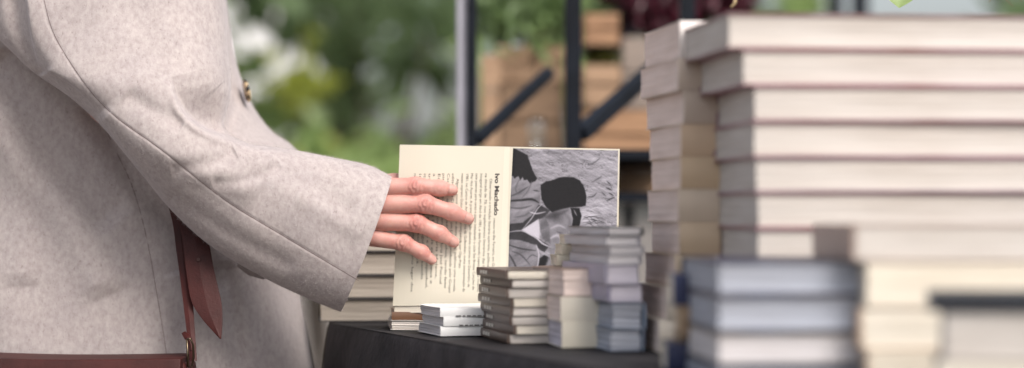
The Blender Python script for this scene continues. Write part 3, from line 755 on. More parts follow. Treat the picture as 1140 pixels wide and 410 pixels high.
# sleeve of the near arm: (Lx,Ly, Ux,Uy, centre distance, depth radius)
ST = [(20,-330,165,-345,2.40,.070),(-25,-210,205,-225,2.385,.082),(-30,-90,232,-110,2.37,.085),(-12,20,247,-20,2.355,.084),(22,66,253,52,2.34,.080),(66,100,256,100,2.325,.076),(112,137,249,140,2.315,.072),
      (152,186,274,158,2.31,.066),(190,232,312,165,2.31,.062),(240,278,346,171,2.312,.058),(292,308,381,178,2.316,.055),(345,333,412,186,2.318,.052),(379,347,436,197,2.32,.050)]
NR = 560; rows_ = cr(ST, NR); M = 460; th = np.linspace(0, 2*np.pi, M, endpoint=False)
Vs = []
for L in rows_:
    a = np.array(W(L[0], L[1], L[4])); b_ = np.array(W(L[2], L[3], L[4])); c_ = (a+b_)/2; h_ = (b_-a)/2
    ct, st_ = np.cos(th), np.sin(th); e_ = .92
    ct = np.sign(ct)*np.abs(ct)**e_; st_ = np.sign(st_)*np.abs(st_)**e_
    Vs.append(c_+ct[:, None]*h_-st_[:, None]*np.array([0, 1, 0])*L[5])
V, f = loft(np.array(Vs))
tt = np.repeat(np.linspace(0, 1, NR), M); ang = np.tile(th, NR); fac = np.clip(np.sin(ang)*1.8, 0, 1)
endf = 1-np.clip((tt-.93)/.07, 0, 1)*.7
# cuff end bulges outward a little in the middle
c_e = np.clip((tt-.86)/.14, 0, 1)**2; V[:, 0] += c_e*.006*np.sin(ang)
off = sines(V, .0024, 5, 3)+sines(V, .0009, 15, 5)
V[:, 1] -= fac*off*endf
V[:, 2] += sines(V, .0012, 12, 9)*(1-fac)*endf
seam = [(44,-60),(49,0),(62,42),(98,98),(130,131),(180,167),(251,223),(321,266),(400,313)]
groove(V, fac, seam, -.0007, 1.5)
f1 = [(190,86),(196,108),(205,125),(218,137),(234,146),(254,152),(284,160),(315,167),(350,176)]
step(V, fac, f1, .011, 2.2, 34, 1)                       # rolled upper edge of the forearm
s_, al = sdist(V, f1); e_ = np.sin(np.pi*np.clip(al*1.05, 0, 1))**1.2
V[:, 1] += fac*e_*.024*np.exp(-(np.clip(-s_, 0, None)/46)**2)*(1/(1+np.exp(s_/2.2*4)))
V[:, 1] -= fac*e_*.004*np.exp(-((s_-5)/5)**2)
# back of the upper arm: rim, hollow and overlapping edge
f2 = [(18,-60),(30,0),(36,45),(46,74),(78,93),(108,122)]
step(V, fac, f2, .012, 3, 36, -1, (-60, 10, 85, 125))
groove(V, fac, [(12,-20),(20,30),(32,60),(48,84)], -.010, 9)
groove(V, fac, [(60,120),(95,135),(140,175),(190,222)], .002, 9)
groove(V, fac, [(140,104),(172,124),(204,140)], -.003, 10)
groove(V, fac, [(262,168),(232,182),(190,188)], -.003, 9)
groove(V, fac, [(312,184),(276,200),(236,204)], -.0022, 7)
groove(V, fac, [(110,128),(150,160),(215,185),(290,215)], .006, 18)
groove(V, fac, [(150,200),(200,225),(255,260),(330,300)], -.003, 10)
groove(V, fac, [(300,182),(350,205),(395,240)], -.0022, 14)
groove(V, fac, [(330,215),(370,240),(405,262)], .002, 12)
co = MB()
coat = mesh('coat', [(0,0,0)], [], WOOL, person) if False else None

# torso of the coat
TR = [ # (y, left x, right x, centre distance, depth radius)
 (-345,30,100,2.55,.07),(-325,-20,130,2.55,.15),(-290,-70,160,2.55,.20),(-220,-110,195,2.55,.205),(-120,-135,232,2.545,.195),(-20,-145,246,2.54,.185),(50,-150,256,2.54,.18),(90,-152,266,2.54,.178),(120,-154,279,2.54,.178),(145,-155,298,2.54,.178),(163,-155,322,2.54,.178),(185,-156,333,2.54,.178),
 (230,-157,331,2.54,.18),(280,-158,329,2.54,.183),(330,-160,332,2.54,.186),(410,-166,349,2.545,.195),(520,-178,368,2.55,.208),(680,-195,392,2.55,.222),(860,-215,415,2.55,.235)]
rt = cr(TR, 520); M2 = 420; th2 = np.linspace(0, 2*np.pi, M2, endpoint=False); Vt = []
for L in rt:
    a = np.array(W(L[1], L[0], L[3])); b_ = np.array(W(L[2], L[0], L[3])); c_ = (a+b_)/2; hx = (b_-a)[0]/2
    ct, st_ = np.cos(th2), np.sin(th2); e_ = .85
    ct = np.sign(ct)*np.abs(ct)**e_; st_ = np.sign(st_)*np.abs(st_)**e_
    Vt.append(np.stack([c_[0]+ct*hx, c_[1]-st_*L[4], np.full(M2, a[2])], 1))
VT, fT = loft(np.array(Vt)); angT = np.tile(th2, 520); facT = np.clip(np.sin(angT)*1.8, 0, 1)
VT[:, 1] -= facT*(sines(VT*np.array([1, 1, .45]), .006, 3.5, 21)+sines(VT*np.array([1, 1, .5]), .0018, 11, 22))
VT[:, 0] += (1-facT)*sines(VT*np.array([0, 1, .5]), .0025, 6, 23)
sm = [(108,100),(120,148),(146,205),(162,260),(175,330),(186,400),(192,470)]
groove(VT, facT, sm, -.0010, 1.8)
groove(VT, facT, [(-10,60),(20,110),(70,180),(130,250)], -.010, 20)
groove(VT, facT, [(-20,130),(30,190),(80,250),(120,330)], .008, 22)
groove(VT, facT, [(100,110),(150,200),(200,260),(240,330)], -.010, 16)
groove(VT, facT, [(200,300),(215,350),(225,420)], .006, 14)
groove(VT, facT, [(-20,90),(5,150),(20,230),(25,320)], .005, 20)
groove(VT, facT, [(262,80),(262,110),(256,135),(250,160)], -.008, 5)
groove(VT, facT, [(250,290),(258,350),(270,420),(280,500)], -.006, 12)
groove(VT, facT, [(300,290),(308,350),(315,420)], .004, 12)

def solid(o, t, off_=-1):
    m_ = o.modifiers.new('solid', 'SOLIDIFY'); m_.thickness = t; m_.offset = off_; m_.use_even_offset = False
cbody = mesh('coat', VT, fT, WOOL, person, smooth=True, world=True)
solid(cbody, .004)
slv = mesh('sleeve', V, f, WOOL, cbody, smooth=True)
slv.data.transform(Matrix.Translation(-Vector(person.location)))
solid(slv, .0042)
shade_m = mat('seam_shade', (.17,.125,.125), .95, .1)  # dark colour for the shadow line lying in the seams, drawn as a tube
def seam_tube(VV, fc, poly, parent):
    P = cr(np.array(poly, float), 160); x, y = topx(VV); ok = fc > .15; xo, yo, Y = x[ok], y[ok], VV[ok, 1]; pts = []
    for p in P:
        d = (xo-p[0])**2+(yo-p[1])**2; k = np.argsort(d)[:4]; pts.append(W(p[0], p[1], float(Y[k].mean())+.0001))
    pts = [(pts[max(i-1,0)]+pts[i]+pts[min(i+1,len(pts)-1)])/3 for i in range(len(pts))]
    q = MB(); q.tube(pts, .00036, 6); o = q.build('seam', shade_m, parent); o.data.transform(Matrix.Translation(-Vector(person.location)))
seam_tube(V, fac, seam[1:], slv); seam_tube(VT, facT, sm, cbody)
def fuzz(o, name, n, seed, zmin, parent):
    me = o.data; me.update(); nv = len(me.vertices); co_ = np.empty(nv*3); me.vertices.foreach_get('co', co_); no_ = np.empty(nv*3); me.vertices.foreach_get('normal', no_)
    co_ = co_.reshape(-1, 3); no_ = no_.reshape(-1, 3); g_ = np.random.default_rng(seed)
    ctr = co_.mean(0); k = np.where((co_[:, 2]+person.location.z > zmin) & (co_[:, 1]+person.location.y < 2.56) & (co_[:, 2] < 1.1))[0]; k = g_.choice(k, n)
    if ((co_-ctr)*no_).sum() < 0: no_ = -no_
    p = co_[k]+g_.normal(size=(n, 3))*.0005; a = no_[k]*g_.uniform(.1, .9, (n, 1))+g_.normal(size=(n, 3))*.55; a /= np.linalg.norm(a, axis=1)[:, None]
    L = g_.uniform(.001, .0032, (n, 1)); sd_ = np.cross(a, g_.normal(size=(n, 3))); sd_ /= np.linalg.norm(sd_, axis=1)[:, None]
    v = np.stack([p-no_[k]*.0003+sd_*.00007, p-no_[k]*.0003-sd_*.00007, p+a*L], 1).reshape(-1, 3)
    mesh(name, v, np.arange(3*n).reshape(-1, 3), FUZZ, parent)
FUZZ = mat('wool_fibre', (.5,.45,.44), .9, .3, 200, spec=.1)
# check orientation of both shells
for o in (cbody, slv):
    me = o.data; k = len(me.polygons)//2
    ctr = Vector(np.mean([v.co[:] for v in list(me.vertices)[::997]], axis=0))
    s_ = sum(1 if (p.center-ctr).dot(p.normal) > 0 else -1 for p in list(me.polygons)[::977])
    if s_ < 0: me.flip_normals()
fuzz(slv, 'wool_fuzz', 60000, 5, .6, slv); fuzz(cbody, 'wool_fuzz', 60000, 6, .6, cbody)
# far sleeve
def sl_sdf(P): return smin(cone(P, (-.44,2.68,1.34), (-.46,2.73,1.07), .08, .07), cone(P, (-.46,2.73,1.07), (-.43,2.73,.80), .068, .06), .03)
v, ff = surface_nets(sl_sdf, (-.6,2.55,.70), (-.3,2.87,1.46), .008)
m3 = v[:, 2] > .82; keep = [q for q in ff if m3[q].all()]
o = mesh('sleeve', v, keep, WOOL, cbody, smooth=True); o.data.transform(Matrix.Translation(-Vector(person.location)))
# pocket flap peeking out below the sleeve, collar
fl = []
pts = [(268,284),(296,297),(297,306),(293,309),(278,305),(266,296)]
vv = [W(x, y, 2.385) for x, y in pts]+[W(x, y, 2.372) for x, y in pts]; n = len(pts)
o = mesh('pocket_flap', [p-person.location for p in vv], [tuple(range(n)), tuple(range(n, 2*n))[::-1]]+[(i, (i+1)%n, n+(i+1)%n, n+i) for i in range(n)], WOOL, cbody)
bvl = o.modifiers.new('b', 'BEVEL'); bvl.width = .002; bvl.segments = 3
# button: thick disc seen nearly edge-on, tortoiseshell
bm_, bnt, bb = nodes('tortoiseshell')
mp = mapping(bnt, (1,1,1)); n_ = N(bnt, 'ShaderNodeTexNoise', Scale=90.0, Detail=2); bnt.links.new(mp.outputs[0], n_.inputs['Vector'])
r_ = ramp(bnt, [(.46,(.012,.008,.006)),(.52,(.5,.36,.2)),(.62,(.6,.47,.3)),(.7,(.03,.02,.012))]); bnt.links.new(n_.outputs['Fac'], r_.inputs[0]); bnt.links.new(r_.outputs[0], bb.inputs['Base Color']); bb.inputs['Roughness'].default_value = .2
q = MB(); q.lathe([(.0006,-.0022),(.0095,-.0022),(.0115,-.0012),(.012,0),(.0115,.0015),(.0095,.0022),(.008,.0012),(.0006,.0010)], 40)
bt = q.build('button', bm_, cbody, smooth=True)
bt.location = W(274.5, 101, 2.50)-Vector(person.location); bt.rotation_euler = Euler((R(12), R(78), R(28)), 'XYZ')

# ------------------------------------------------------------------ leather bag on the hip
leather = mat('oxblood_leather', (.036,.008,.007), .55, .2, 30, bump=.0003, bscale=380, c2=(.060,.013,.011), spec=.22)
brass = mat('dark_brass', (.12,.09,.06), .3, .1, 60, metal=1)
edge_l = mat('leather_edge', (.05,.015,.012), .6, .1)
bag = empty('shoulder_bag', W(100, 660, 2.30), label='oxblood leather shoulder bag hanging at the hip of the coat', cat='bag')
def bag_fn(V):
    x = V[:, 0]; r_ = .5
    V = V.copy(); zt = V[:, 2]-V[:, 2].min(); H_ = zt.max()
    V[:, 2] += np.where(zt > H_*.8, -.010*(x-x.min())/(x.max()-x.min())-.006*np.cos((x-x.mean())*9), 0)
    bul = np.sin(np.pi*np.clip(zt/H_, 0, 1)); V[:, 1] += np.sign(V[:, 1]-V[:, 1].mean())*.012*bul
    return V
x0, x1 = W(-170, 0, 2.3).x, W(214, 0, 2.3).x; zt = W(0, 388, 2.29).z
v, ff = gridbox(x0, x1, 2.262, 2.335, zt-.24, zt, 30, 8, 16, bag_fn)
o = mesh('bag_body', v, ff, leather, bag, world=True, smooth=True); bl = o.modifiers.new('b', 'BEVEL'); bl.width = .008; bl.segments = 4; bl.angle_limit = R(50); bl.limit_method = 'ANGLE'
v, ff = gridbox(x0-.003, x1-.004, 2.250, 2.341, zt-.13, zt+.0035, 30, 8, 12, bag_fn)
o = mesh('flap', v, ff, leather, bag, world=True, smooth=True); bl = o.modifiers.new('b', 'BEVEL'); bl.width = .01; bl.segments = 5; bl.angle_limit = R(50); bl.limit_method = 'ANGLE'
def ribbon(name, cl_, th_, m_, parent, holes=None):
    """cl_: rows (lx,ly,rx,ry,d)"""
    Rr = cr(cl_, 50); v = []
    for L in Rr:
        a = np.array(W(L[0], L[1], L[4])); b_ = np.array(W(L[2], L[3], L[4]))
        for t in (0, .06, .5, .94, 1): 
            bow = -.0012*math.sin(math.pi*t); v.append(a+(b_-a)*t+np.array([0, bow, 0]))
        for t in (1, .94, .5, .06, 0):
            bow = -.0012*math.sin(math.pi*t)+th_*(1 if .05 < t < .95 else .6); v.append(a+(b_-a)*t+np.array([0, bow, 0]))
    k = 10; ff = [(i*k+j, i*k+(j+1) % k, (i+1)*k+(j+1) % k, (i+1)*k+j) for i in range(49) for j in range(k)]+[tuple(range(k))[::-1], tuple(49*k+j for j in range(k))]
    return mesh(name, v, ff, m_, parent, world=True, smooth=False)
ribbon('strap', [(30,-360,60,-362,2.45),(70,-150,95,-152,2.36),(120,60,142,56,2.345),(160,160,176,156,2.34),(188,232,203,230,2.335),(197,285,210,284,2.328),(203,330,214,330,2.31),(208,372,217,372,2.285),(211,402,219,402,2.272)], .003, leather, bag)
ribbon('strap_tail', [(178,200,206,192,2.335),(193,235,222,228,2.328),(202,262,231,262,2.318),(207,300,238,300,2.308),(213,335,246,335,2.298),(224,354,247.5,354,2.293),(236,368,247,368,2.290),(244.5,377.5,246,377.5,2.288)], .0028, leather, bag)
q = MB(); hp = W(221, 289, 2.31); q.lathe([(.0012,-.0003),(.0016,-.0003),(.0016,.0003),(.0012,.0003)], 16)
o = q.build('strap_hole', edge_l, bag); o.location = hp-bag.location+Vector((0,-.0022,0)); o.rotation_euler = (R(90), 0, 0)
ribbon('strap_keeper', [(202,371,206,369,2.288),(205,377,212,374,2.280),(210,383,214,380,2.278),(211,390,215,390,2.276)], .0025, leather, bag)
q = MB(); q.tube([W(x, y, 2.266) for x, y in [(208,378),(212,377),(215,384),(215.5,398),(214,408),(209,408),(209,396),(208,378)]], .0011, 8)
q.build('buckle', brass, bag, world=True, smooth=True)

# ------------------------------------------------------------------ rack with crates
lit_face_m = mat('sky_lit_steel', (.42,.41,.46), .45, .08, 30, metal=.1)  # paler steel: sky light on a post's left face, put into the colour
rk = empty('metal_rack', W(640, 990, 3.05)*1.0, label='black metal rack with diagonal braces behind the book table', cat='rack')
rk.location.z = 0; DR = 3.05
def post(px, d, top, m_, wd=.019, name='post'):
    c_ = W(px, 0, d); MB().box((c_.x-wd/2, d-wd/2, 0), (c_.x+wd/2, d+wd/2, top)).build(name, m_, rk, world=True, bevel=.002)
post(525.5, DR, 1.75, steel, .0125); post(514.5, DR+.012, 1.75, lit_face_m, .014, 'sky_lit_face'); post(638, DR, 1.75, steel, .0205); post(765, DR, 1.75, steel)  # second bar is added as the lit left side of the first post
post(560, DR+1.07, 1.75, steel); post(700, DR+1.07, 1.75, steel)
for p, q_, wd in [((530,157),(612,80),.014),((646,150),(734,72),.019)]:
    a = W(*p, DR); b_ = W(*q_, DR+.15); MB().bar(a, b_, wd, wd).build('brace', steel, rk, world=True, bevel=.0015)
def shelfz(y, d): return HC-(y-YH)*d/F
for yy in (166, 214, 700):
    z = shelfz(yy, DR); a = W(514, 0, DR).x; b_ = W(775, 0, DR).x
    MB().box((a, DR+.012, z-.012), (b_, DR+1.08, z)).build('shelf', steel if yy != 700 else wood, rk, world=True)
cratew = [mat('crate_wood', c_, .7, .25, 5, (2,2,14), .0008, c2=c2_) for c_, c2_ in [((.32,.17,.09),(.42,.24,.13)),((.36,.22,.13),(.45,.29,.18)),((.2,.12,.07),(.28,.18,.11)),((.25,.2,.17),(.33,.27,.23))]]
def crate(px0, px1, y0, y1, d, dep, mi, label, nsl=2):
    a = W(px0, y1, d); b_ = W(px1, y0, d)
    if y1 == 165.9: a.z = shelfz(166, DR)+.0003
    if y1 == 213.5: a.z = shelfz(214, DR)+.0003
    w_ = b_.x-a.x; h_ = b_.z-a.z; t = .007
    e = empty('wooden_crate', (a.x+w_/2, d+dep/2, a.z), 0, label, 'crate', 'wooden crates on the rack')
    for yy, nm in ((-dep/2, 'front_panel'), (dep/2-t, 'back_panel')):
        q = MB(); s_ = h_/nsl
        for k in range(nsl): q.box((-w_/2, yy, k*s_+(0.0 if k == 0 else .002)), (w_/2, yy+t, (k+1)*s_-.002))
        q.build(nm, cratew[mi], e, bevel=.001)
    for xx in (-w_/2, w_/2-t):
        q = MB(); s_ = h_/nsl
        for k in range(nsl): q.box((xx, -dep/2+t+.0005, k*s_), (xx+t, dep/2-t-.0005, (k+1)*s_-.003))
        q.build('end_panel', cratew[mi], e, bevel=.001)
    MB().box((-w_/2+t, -dep/2+t+.001, .002), (w_/2-t, dep/2-t-.001, .008)).build('bottom', cratew[mi], e)
    return e
crate(536, 556, 60, 165.9, 3.76, .03, 1, 'narrow upright pale crate at the left post of the rack', 3)
crate(558, 626, 92, 165.9, 3.82, .2, 2, 'lower brown crate behind the glass vases')
crate(552, 628, 50, 91.5, 3.82, .22, 1, 'upper tan crate under the fern fronds')
crate(650, 745, 122, 165.9, 3.75, .22, 0, 'lowest orange crate right of the thick black post')
crate(650, 691, 71, 118, 3.75, .18, 1, 'middle orange crate between two bands of moss')
crate(651, 689, 14, 50, 3.75, .18, 0, 'topmost orange crate on the rack')
crate(693, 760, 40, 121.6, 3.82, .2, 3, 'weathered grey brown crate beside the orange ones')
crate(655, 770, 216-43, 213.5, 3.75, .2, 2, 'dark crate on the lower shelf behind the tall stack')

# ------------------------------------------------------------------ leaves
def leafm(name, c, tr=.35):
    m, nt, b_ = nodes(name)
    tc = mapping(nt, (1,1,1)); n = N(nt, 'ShaderNodeTexNoise', Scale=7.0, Detail=3); nt.links.new(tc.outputs[0], n.inputs['Vector'])
    r = ramp(nt, [(.32, sc(c, .55)), (.68, sc(c, 1.5))]); nt.links.new(n.outputs['Fac'], r.inputs[0]); nt.links.new(r.outputs[0], b_.inputs['Base Color'])
    b_.inputs['Roughness'].default_value = .4
    tl = nt.nodes.new('ShaderNodeBsdfTranslucent'); mxx = nt.nodes.new('ShaderNodeMixShader'); mxx.inputs[0].default_value = tr
    nt.links.new(r.outputs[0], tl.inputs[0]); o = nt.nodes['Material Output']
    nt.links.new(b_.outputs[0], mxx.inputs[1]); nt.links.new(tl.outputs[0], mxx.inputs[2]); nt.links.new(mxx.outputs[0], o.inputs[0])
    return m
G = dict(dark=leafm('leaf_dark', (.13,.185,.085), .5), mid=leafm('leaf_mid', (.18,.26,.105), .5), bright=leafm('leaf_bright', (.30,.40,.15), .5), yellow=leafm('leaf_yellow', (.28,.31,.05), .5), red=leafm('leaf_red', (.05,.006,.014), .15), moss=leafm('leaf_moss', (.10,.10,.015), .2), teal=leafm('leaf_teal', (.07,.13,.10), .4))
bark = mat('bark', (.07,.05,.035), .9, .3, 20, (1,1,.2), .004)
GAPS = [(295,45,19,28),(326,42,12,15),(430,88,27,23),(398,130,20,22),(365,60,18,18),(467,132,24,38),(457,42,16,16),(300,160,26,10),(500,30,14,24),(548,25,14,16),(345,150,12,12),(497,95,11,55),(270,60,10,40),(440,20,9,9),(410,175,12,10),(385,20,9,9)]
def leafcloud(n, blobs, size, seed, asp=.55, org=None):
    r_ = np.random.default_rng(seed); v = []; f = []
    wts = np.array([b_[3]*b_[4]*b_[5] for b_ in blobs]); wts = wts/wts.sum()
    for k in range(n):
        b_ = blobs[r_.choice(len(blobs), p=wts)]
        p = r_.normal(size=3); p /= np.linalg.norm(p); p = p*r_.uniform(.35, 1)**.5
        c_ = np.array(b_[:3])+p*np.array(b_[3:6]); s_ = size*r_.uniform(.6, 1.35)
        if org is not None:          # leave the openings the crowns have towards the light
            w_ = c_+np.array(org); gx, gy = 570+w_[0]/w_[1]*F, YH-(w_[2]-HC)/w_[1]*F
            if any(((gx-a)/(b+6))**2+((gy-c)/(d+6))**2 < 1 for a, c, b, d in GAPS): continue
        a = r_.normal(size=3); a[2] -= .4; a /= np.linalg.norm(a); q = np.cross(a, r_.normal(size=3)); q /= np.linalg.norm(q); nn = np.cross(a, q)
        o = len(v)
        v += [c_, c_+a*s_*.35+q*s_*asp*.5+nn*s_*.06, c_+a*s_-nn*s_*.1, c_+a*s_*.35-q*s_*asp*.5+nn*s_*.06, c_+a*s_*.42]
        f += [(o, o+1, o+4), (o+1, o+2, o+4), (o+2, o+3, o+4), (o+3, o, o+4)]
    return v, f
def shrub(name, cat, label, group, x, y, gm, blobs, n, size, seed, trunk=.03):
    e = empty(name, (x, y, 0), 0, label, cat, group)
    v, f = leafcloud(n, blobs, size, seed, org=(x, y, 0)); mesh('crown', v, f, G[gm], e)
    q = MB(); r_ = random.Random(seed)
    top = max(b_[2] for b_ in blobs)
    q.tube([(0,0,0),(.02,.01,top*.35),(-.01,.02,top*.7)], [trunk,trunk*.8,trunk*.5], 8)
    for b_ in blobs: q.tube([(0.01,.01,top*.3),(b_[0]*.5,b_[1]*.5,(top*.3+b_[2])*.55),(b_[0],b_[1],b_[2])], [trunk*.6,trunk*.4,trunk*.15], 6)
    q.build('trunk', bark, e, smooth=True); return e
def PXx(px, d): return (px-570)*d/F
# background planting (5 to 11 m away)
grp = 'shrubs and small trees behind the market'
def B_(px, y, d, rx, ry, rz, X): c_ = W(px, y, d); return (c_.x-X, 0+rng.uniform(-.2,.2), c_.z, rx, ry, rz)
specs = [ # name, label, gm, px, d, blobs (px,y,rx,rz in px), n, size
 ('leafy_shrub','light green airy shrub just right of the coat','bright',300,8.6,[(290,150,60,60),(330,190,55,50),(275,90,26,34),(345,120,22,22)],950,.10),
 ('leafy_shrub','yellow green bush between the airy shrub and the dark tree','yellow',350,7.6,[(340,75,34,38),(352,170,34,34),(330,215,60,40)],600,.085),
 ('small_tree','broad dark leaved tree in the centre background','dark',420,8.2,[(400,20,75,45),(455,60,50,36),(352,30,36,30),(480,25,40,50),(385,120,44,32),(340,-30,90,30)],1500,.12),
 ('small_tree','mid green tree close to the pale post','mid',480,9.0,[(495,90,36,60),(455,180,60,36),(505,20,30,40),(425,165,40,26)],900,.11),
 ('leafy_shrub','low bright green bush above the open book','bright',420,7.2,[(405,150,50,32),(455,205,70,45),(370,200,50,40),(500,150,26,46)],1000,.085),
 ('leafy_shrub','bright green bush seen between the black posts','bright',590,8.5,[(590,20,60,60),(560,120,60,50),(640,60,40,60)],1100,.09),
 ('small_tree','mid green tree over the wooden crates','mid',610,10.0,[(560,-10,70,40),(660,-10,80,40),(620,60,50,60)],900,.11),
 ('small_tree','dark tree behind the red foliage','dark',760,9.0,[(720,10,70,60),(800,0,60,50),(760,120,90,60)],900,.11),
 ('leafy_shrub','lime shrub peeping above the big white stack','bright',890,8.0,[(890,-2,20,30),(870,80,60,60)],1500,.06),
 ('leafy_shrub','shadowy low hedge bush left behind the coat','mid',180,8.0,[(120,100,120,110),(220,60,60,90)],900,.11),
 ('leafy_shrub','far low bush right of the dark posts','mid',1120,9.5,[(1130,30,50,30),(1100,90,90,50)],600,.09)]
for i, (nm, lb, gm, px, d, bl, n, sz) in enumerate(specs):
    n = int(n*.28) if px < 700 else int(n*.5); sz *= 1.4
    X = PXx(px, d); k = d/F; blobs = []
    for (bx, by, rx, rz) in bl:
        c_ = W(bx, by, d); blobs.append((c_.x-X, rng.uniform(-.25,.25), c_.z, rx*k, .35, rz*k))
    shrub(nm, 'tree' if 'tree' in nm else 'shrub', lb, grp, X, d, gm, blobs, n, sz, 100+i)
# plants on the crates
def potplant(name, label, gm, px, y, d, blobs, n, size, seed):
    c_ = W(px, y, d); e = empty(name, c_, 0, label, 'plant')
    v, f = leafcloud(n, blobs, size, seed, .4); mesh('foliage', v, f, G[gm], e)
    q = MB(); [q.tube([(0,0,0),(b_[0]*.4,b_[1],b_[2]*.6),(b_[0],b_[1],b_[2])], [.003,.002,.001], 6) for b_ in blobs]; q.build('stem', bark, e)
potplant('fern', 'feathery green fern growing above the upper tan crate', 'mid', 585, 50, 3.9, [(-.02,0,.05,.07,.06,.04),(.05,.02,.07,.05,.05,.05),(-.01,-.105,-.012,.05,.012,.022),(.05,-.1,.01,.03,.01,.02)], 620, .03, 50)
potplant('red_foliage_plant', 'dark burgundy leaved plant spilling above the tan stack', 'red', 725, 40, 3.88, [(0,0,.045,.06,.06,.04),(.08,0,.05,.07,.06,.035),(.03,-.02,.02,.05,.05,.04),(.13,0,.06,.04,.05,.03),(-.03,.0,.075,.04,.05,.03)], 700, .035, 51)
potplant('moss_clump', 'olive moss clump under the topmost orange crate', 'moss', 669, 71, 3.83, [(0,0,.010,.026,.07,.012)], 500, .012, 52)
potplant('moss_clump', 'olive moss clump between the two lower orange crates', 'moss', 672, 122, 3.84, [(0,0,.003,.026,.07,.004),(-.02,-.06,.006,.01,.012,.008)], 300, .010, 53)
# hold the top crate: thin ledge brackets on the rack
for y_ in (50.3, 118.2):
    z = shelfz(y_, 3.75); MB().box((W(648,0,3.75).x, 3.75, z-.002), (W(694,0,3.75).x, 3.94, z-.0002)).build('ledge', steel, rk, world=True)
# glass vases
gm_, gnt, gb = nodes('clear_glass'); gb.inputs['Transmission Weight'].default_value = 1; gb.inputs['Roughness'].default_value = .03; gb.inputs['Base Color'].default_value = (.9,.94,.95,1)
for px, h_, r_, lb in ((598, .062, .013, 'clear glass jar on the rack shelf before the crates'),):
    prof = [(.001,0),(r_,.0005),(r_,h_*.8),(r_*.8,h_*.88),(r_*.82,h_),(r_*.72,h_),(r_*.7,h_*.88),(r_*.9,h_*.79),(r_*.9,.004),(.001,.004)]
    o = MB().lathe(prof, 28).build('glass_jar', gm_, None, smooth=True); o.location = (W(px, 166, 3.62).x, 3.62, shelfz(166, DR)+.0003); tag(o, lb, 'jar')

# ------------------------------------------------------------------ far things
pale = mat('pale_render', (.78,.77,.76), .9, .06, 1.2); glassd = mat('dark_window', (.06,.07,.08), .2, .1)
bd = empty('pale_building', (-3, 38, 0), 0, 'pale building glimpsed through the foliage behind the coat', 'building')
MB().box((-15, -.0, 0), (-.4, 8, 7.5)).build('wall', pale, bd)
for i in range(4):
    for z in (.9, 4.2):
        fr = MB().box((-11+i*2.5, -.06, z), (-9.9+i*2.5, -.003, z+1.7)).build('window', pale, bd)
        MB().box((-10.92+i*2.5, -.075, z+.08), (-9.98+i*2.5, -.063, z+1.62)).build('pane', glassd, fr)
MB().box((-15.2, -.2, 7.5), (-.2, 8.2, 7.8)).build('roof', mat('roof_tile', (.3,.14,.09), .8, .2), bd)
# pale planters in the garden
pwm = mat('glazed_pot', (.62,.68,.74), .35, .06)
for px, y, d, r_, h_, lb in ((566, 12, 7.5, .06, .2, 'pale blue pot seen between the posts'),):
    c_ = W(px, y, d); z0 = c_.z-h_
    o = MB().lathe([(.01,0),(r_*.75,0),(r_*.95,h_*.4),(r_,h_*.92),(r_*1.08,h_),(r_*.9,h_),(r_*.85,h_*.9),(.01,h_*.88)], 24).build('plant_pot', pwm, None, smooth=True); o.location = (c_.x, d, z0); tag(o, lb, 'pot', None)
    e = MB().box((-.09,-.09,0),(.09,.09,z0-.012)).box((-.1,-.1,z0-.012),(.1,.1,z0)).build('plinth', mat('stone', (.25,.23,.2), .9, .2), None, bevel=.004); e.location = (c_.x, d, 0)
    tag(e, 'stone plinth carrying the '+lb.split(' standing')[0].split(' on the')[0].split(' seen')[0], 'plinth')
for px, d, wd, lb in ((930, 5.2, .03, 'slim dark post at left above the white stack'), (957, 5.2, .036, 'thicker dark post above the white stack')):
    c_ = W(px, 0, d); o = MB().box((-wd/2,-wd/2,0),(wd/2,wd/2,2.3)).box((-wd,-wd,0),(wd,wd,.01)).box((-wd*.6,-wd*.6,2.3),(wd*.6,wd*.6,2.33)).build('metal_post', steel, None, bevel=.002); o.location = (c_.x, d, 0); tag(o, lb, 'post', 'dark posts behind the stacks')

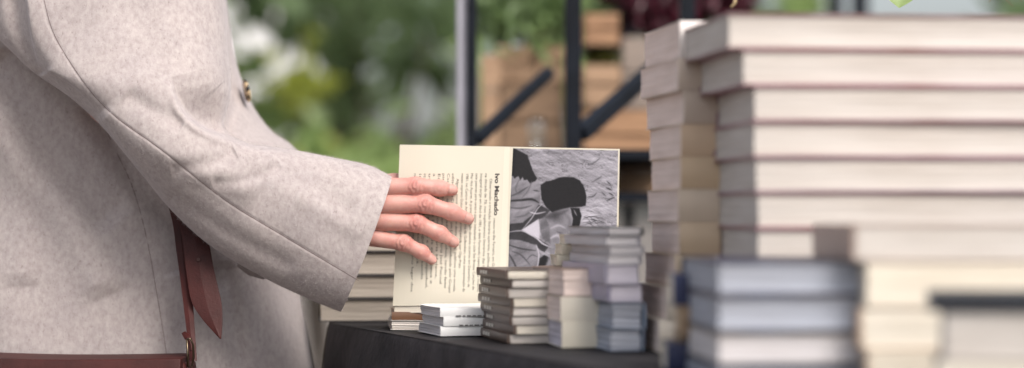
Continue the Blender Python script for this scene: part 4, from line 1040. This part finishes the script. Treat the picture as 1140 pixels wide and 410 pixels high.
# ------------------------------------------------------------------ sprigs hanging in at the top edge
hg = empty('hanging_vine', W(1004, -260, 2.3), 0, 'green vine leaf hanging in above the big white stack', 'plant')
def leaf_blade(c_, L, wd, ang_):
    v = []; n = 10
    for i in range(n+1):
        t = i/n; ww = wd*math.sin(math.pi*t**.8)**.8*.5 if 0 < t < 1 else 0.0004
        for s in (-1, -.5, 0, .5, 1):
            v.append((s*ww*(1+.06*math.sin(t*40)), abs(s)*ww*-.25+.01*math.sin(t*3), -t*L))
    M_ = Matrix.Translation(c_) @ Matrix.Rotation(ang_, 4, 'Y')
    v = [tuple(M_ @ Vector(p)) for p in v]
    f = [(i*5+j, i*5+j+1, (i+1)*5+j+1, (i+1)*5+j) for i in range(n) for j in range(4)]
    return v, f
q = MB(); q.tube([W(1004,-260,2.3), W(1012,-160,2.3), W(1002,-80,2.3), W(1000,-30,2.3)], .0011, 8); q.build('stem', G['mid'], hg, world=True)
for (px, y, L, wd, an) in ((1006,-38,.040,.040,.1),(1010,-90,.045,.03,.6),(1003,-150,.045,.03,-.7),(1008,-210,.04,.03,.6)):
    v, f = leaf_blade(W(px, y, 2.29), L, wd, an); mesh('leaf', v, f, G['bright'], hg, world=True, smooth=True)
hg2 = empty('dry_twig', W(1120, -260, 2.3), 0, 'thin dry twig drooping in at the top right corner', 'twig')
q = MB(); q.tube([W(1125,-260,2.3), W(1118,-120,2.3), W(1122,-30,2.3), W(1120,0,2.3), W(1128,7,2.3)], [.0012,.001,.0007,.0005,.0004], 6)
q.tube([W(1118,-20,2.3), W(1106,-6,2.3), W(1101,3,2.3)], [.0007,.0005,.0003], 6); q.tube([W(1122,-10,2.3), W(1134,-2,2.3), W(1138,2,2.3)], [.0007,.0005,.0003], 6)
q.build('twig_stem', mat('dry_stem', (.2,.16,.09), .8, .1), hg2, world=True)
hg3 = empty('dry_tendril', W(820, -200, 2.2), 0, 'pale curled tendril touching the corner of the big white stack', 'twig')
q = MB(); q.tube([W(830,-200,2.2), W(819,-80,2.1), W(820,-10,2.05), W(818,4,2.04), W(814,8,2.04)], [.0012,.001,.0009,.0012,.0006], 6)
q.build('tendril', mat('dry_straw', (.4,.3,.16), .8, .1), hg3, world=True)
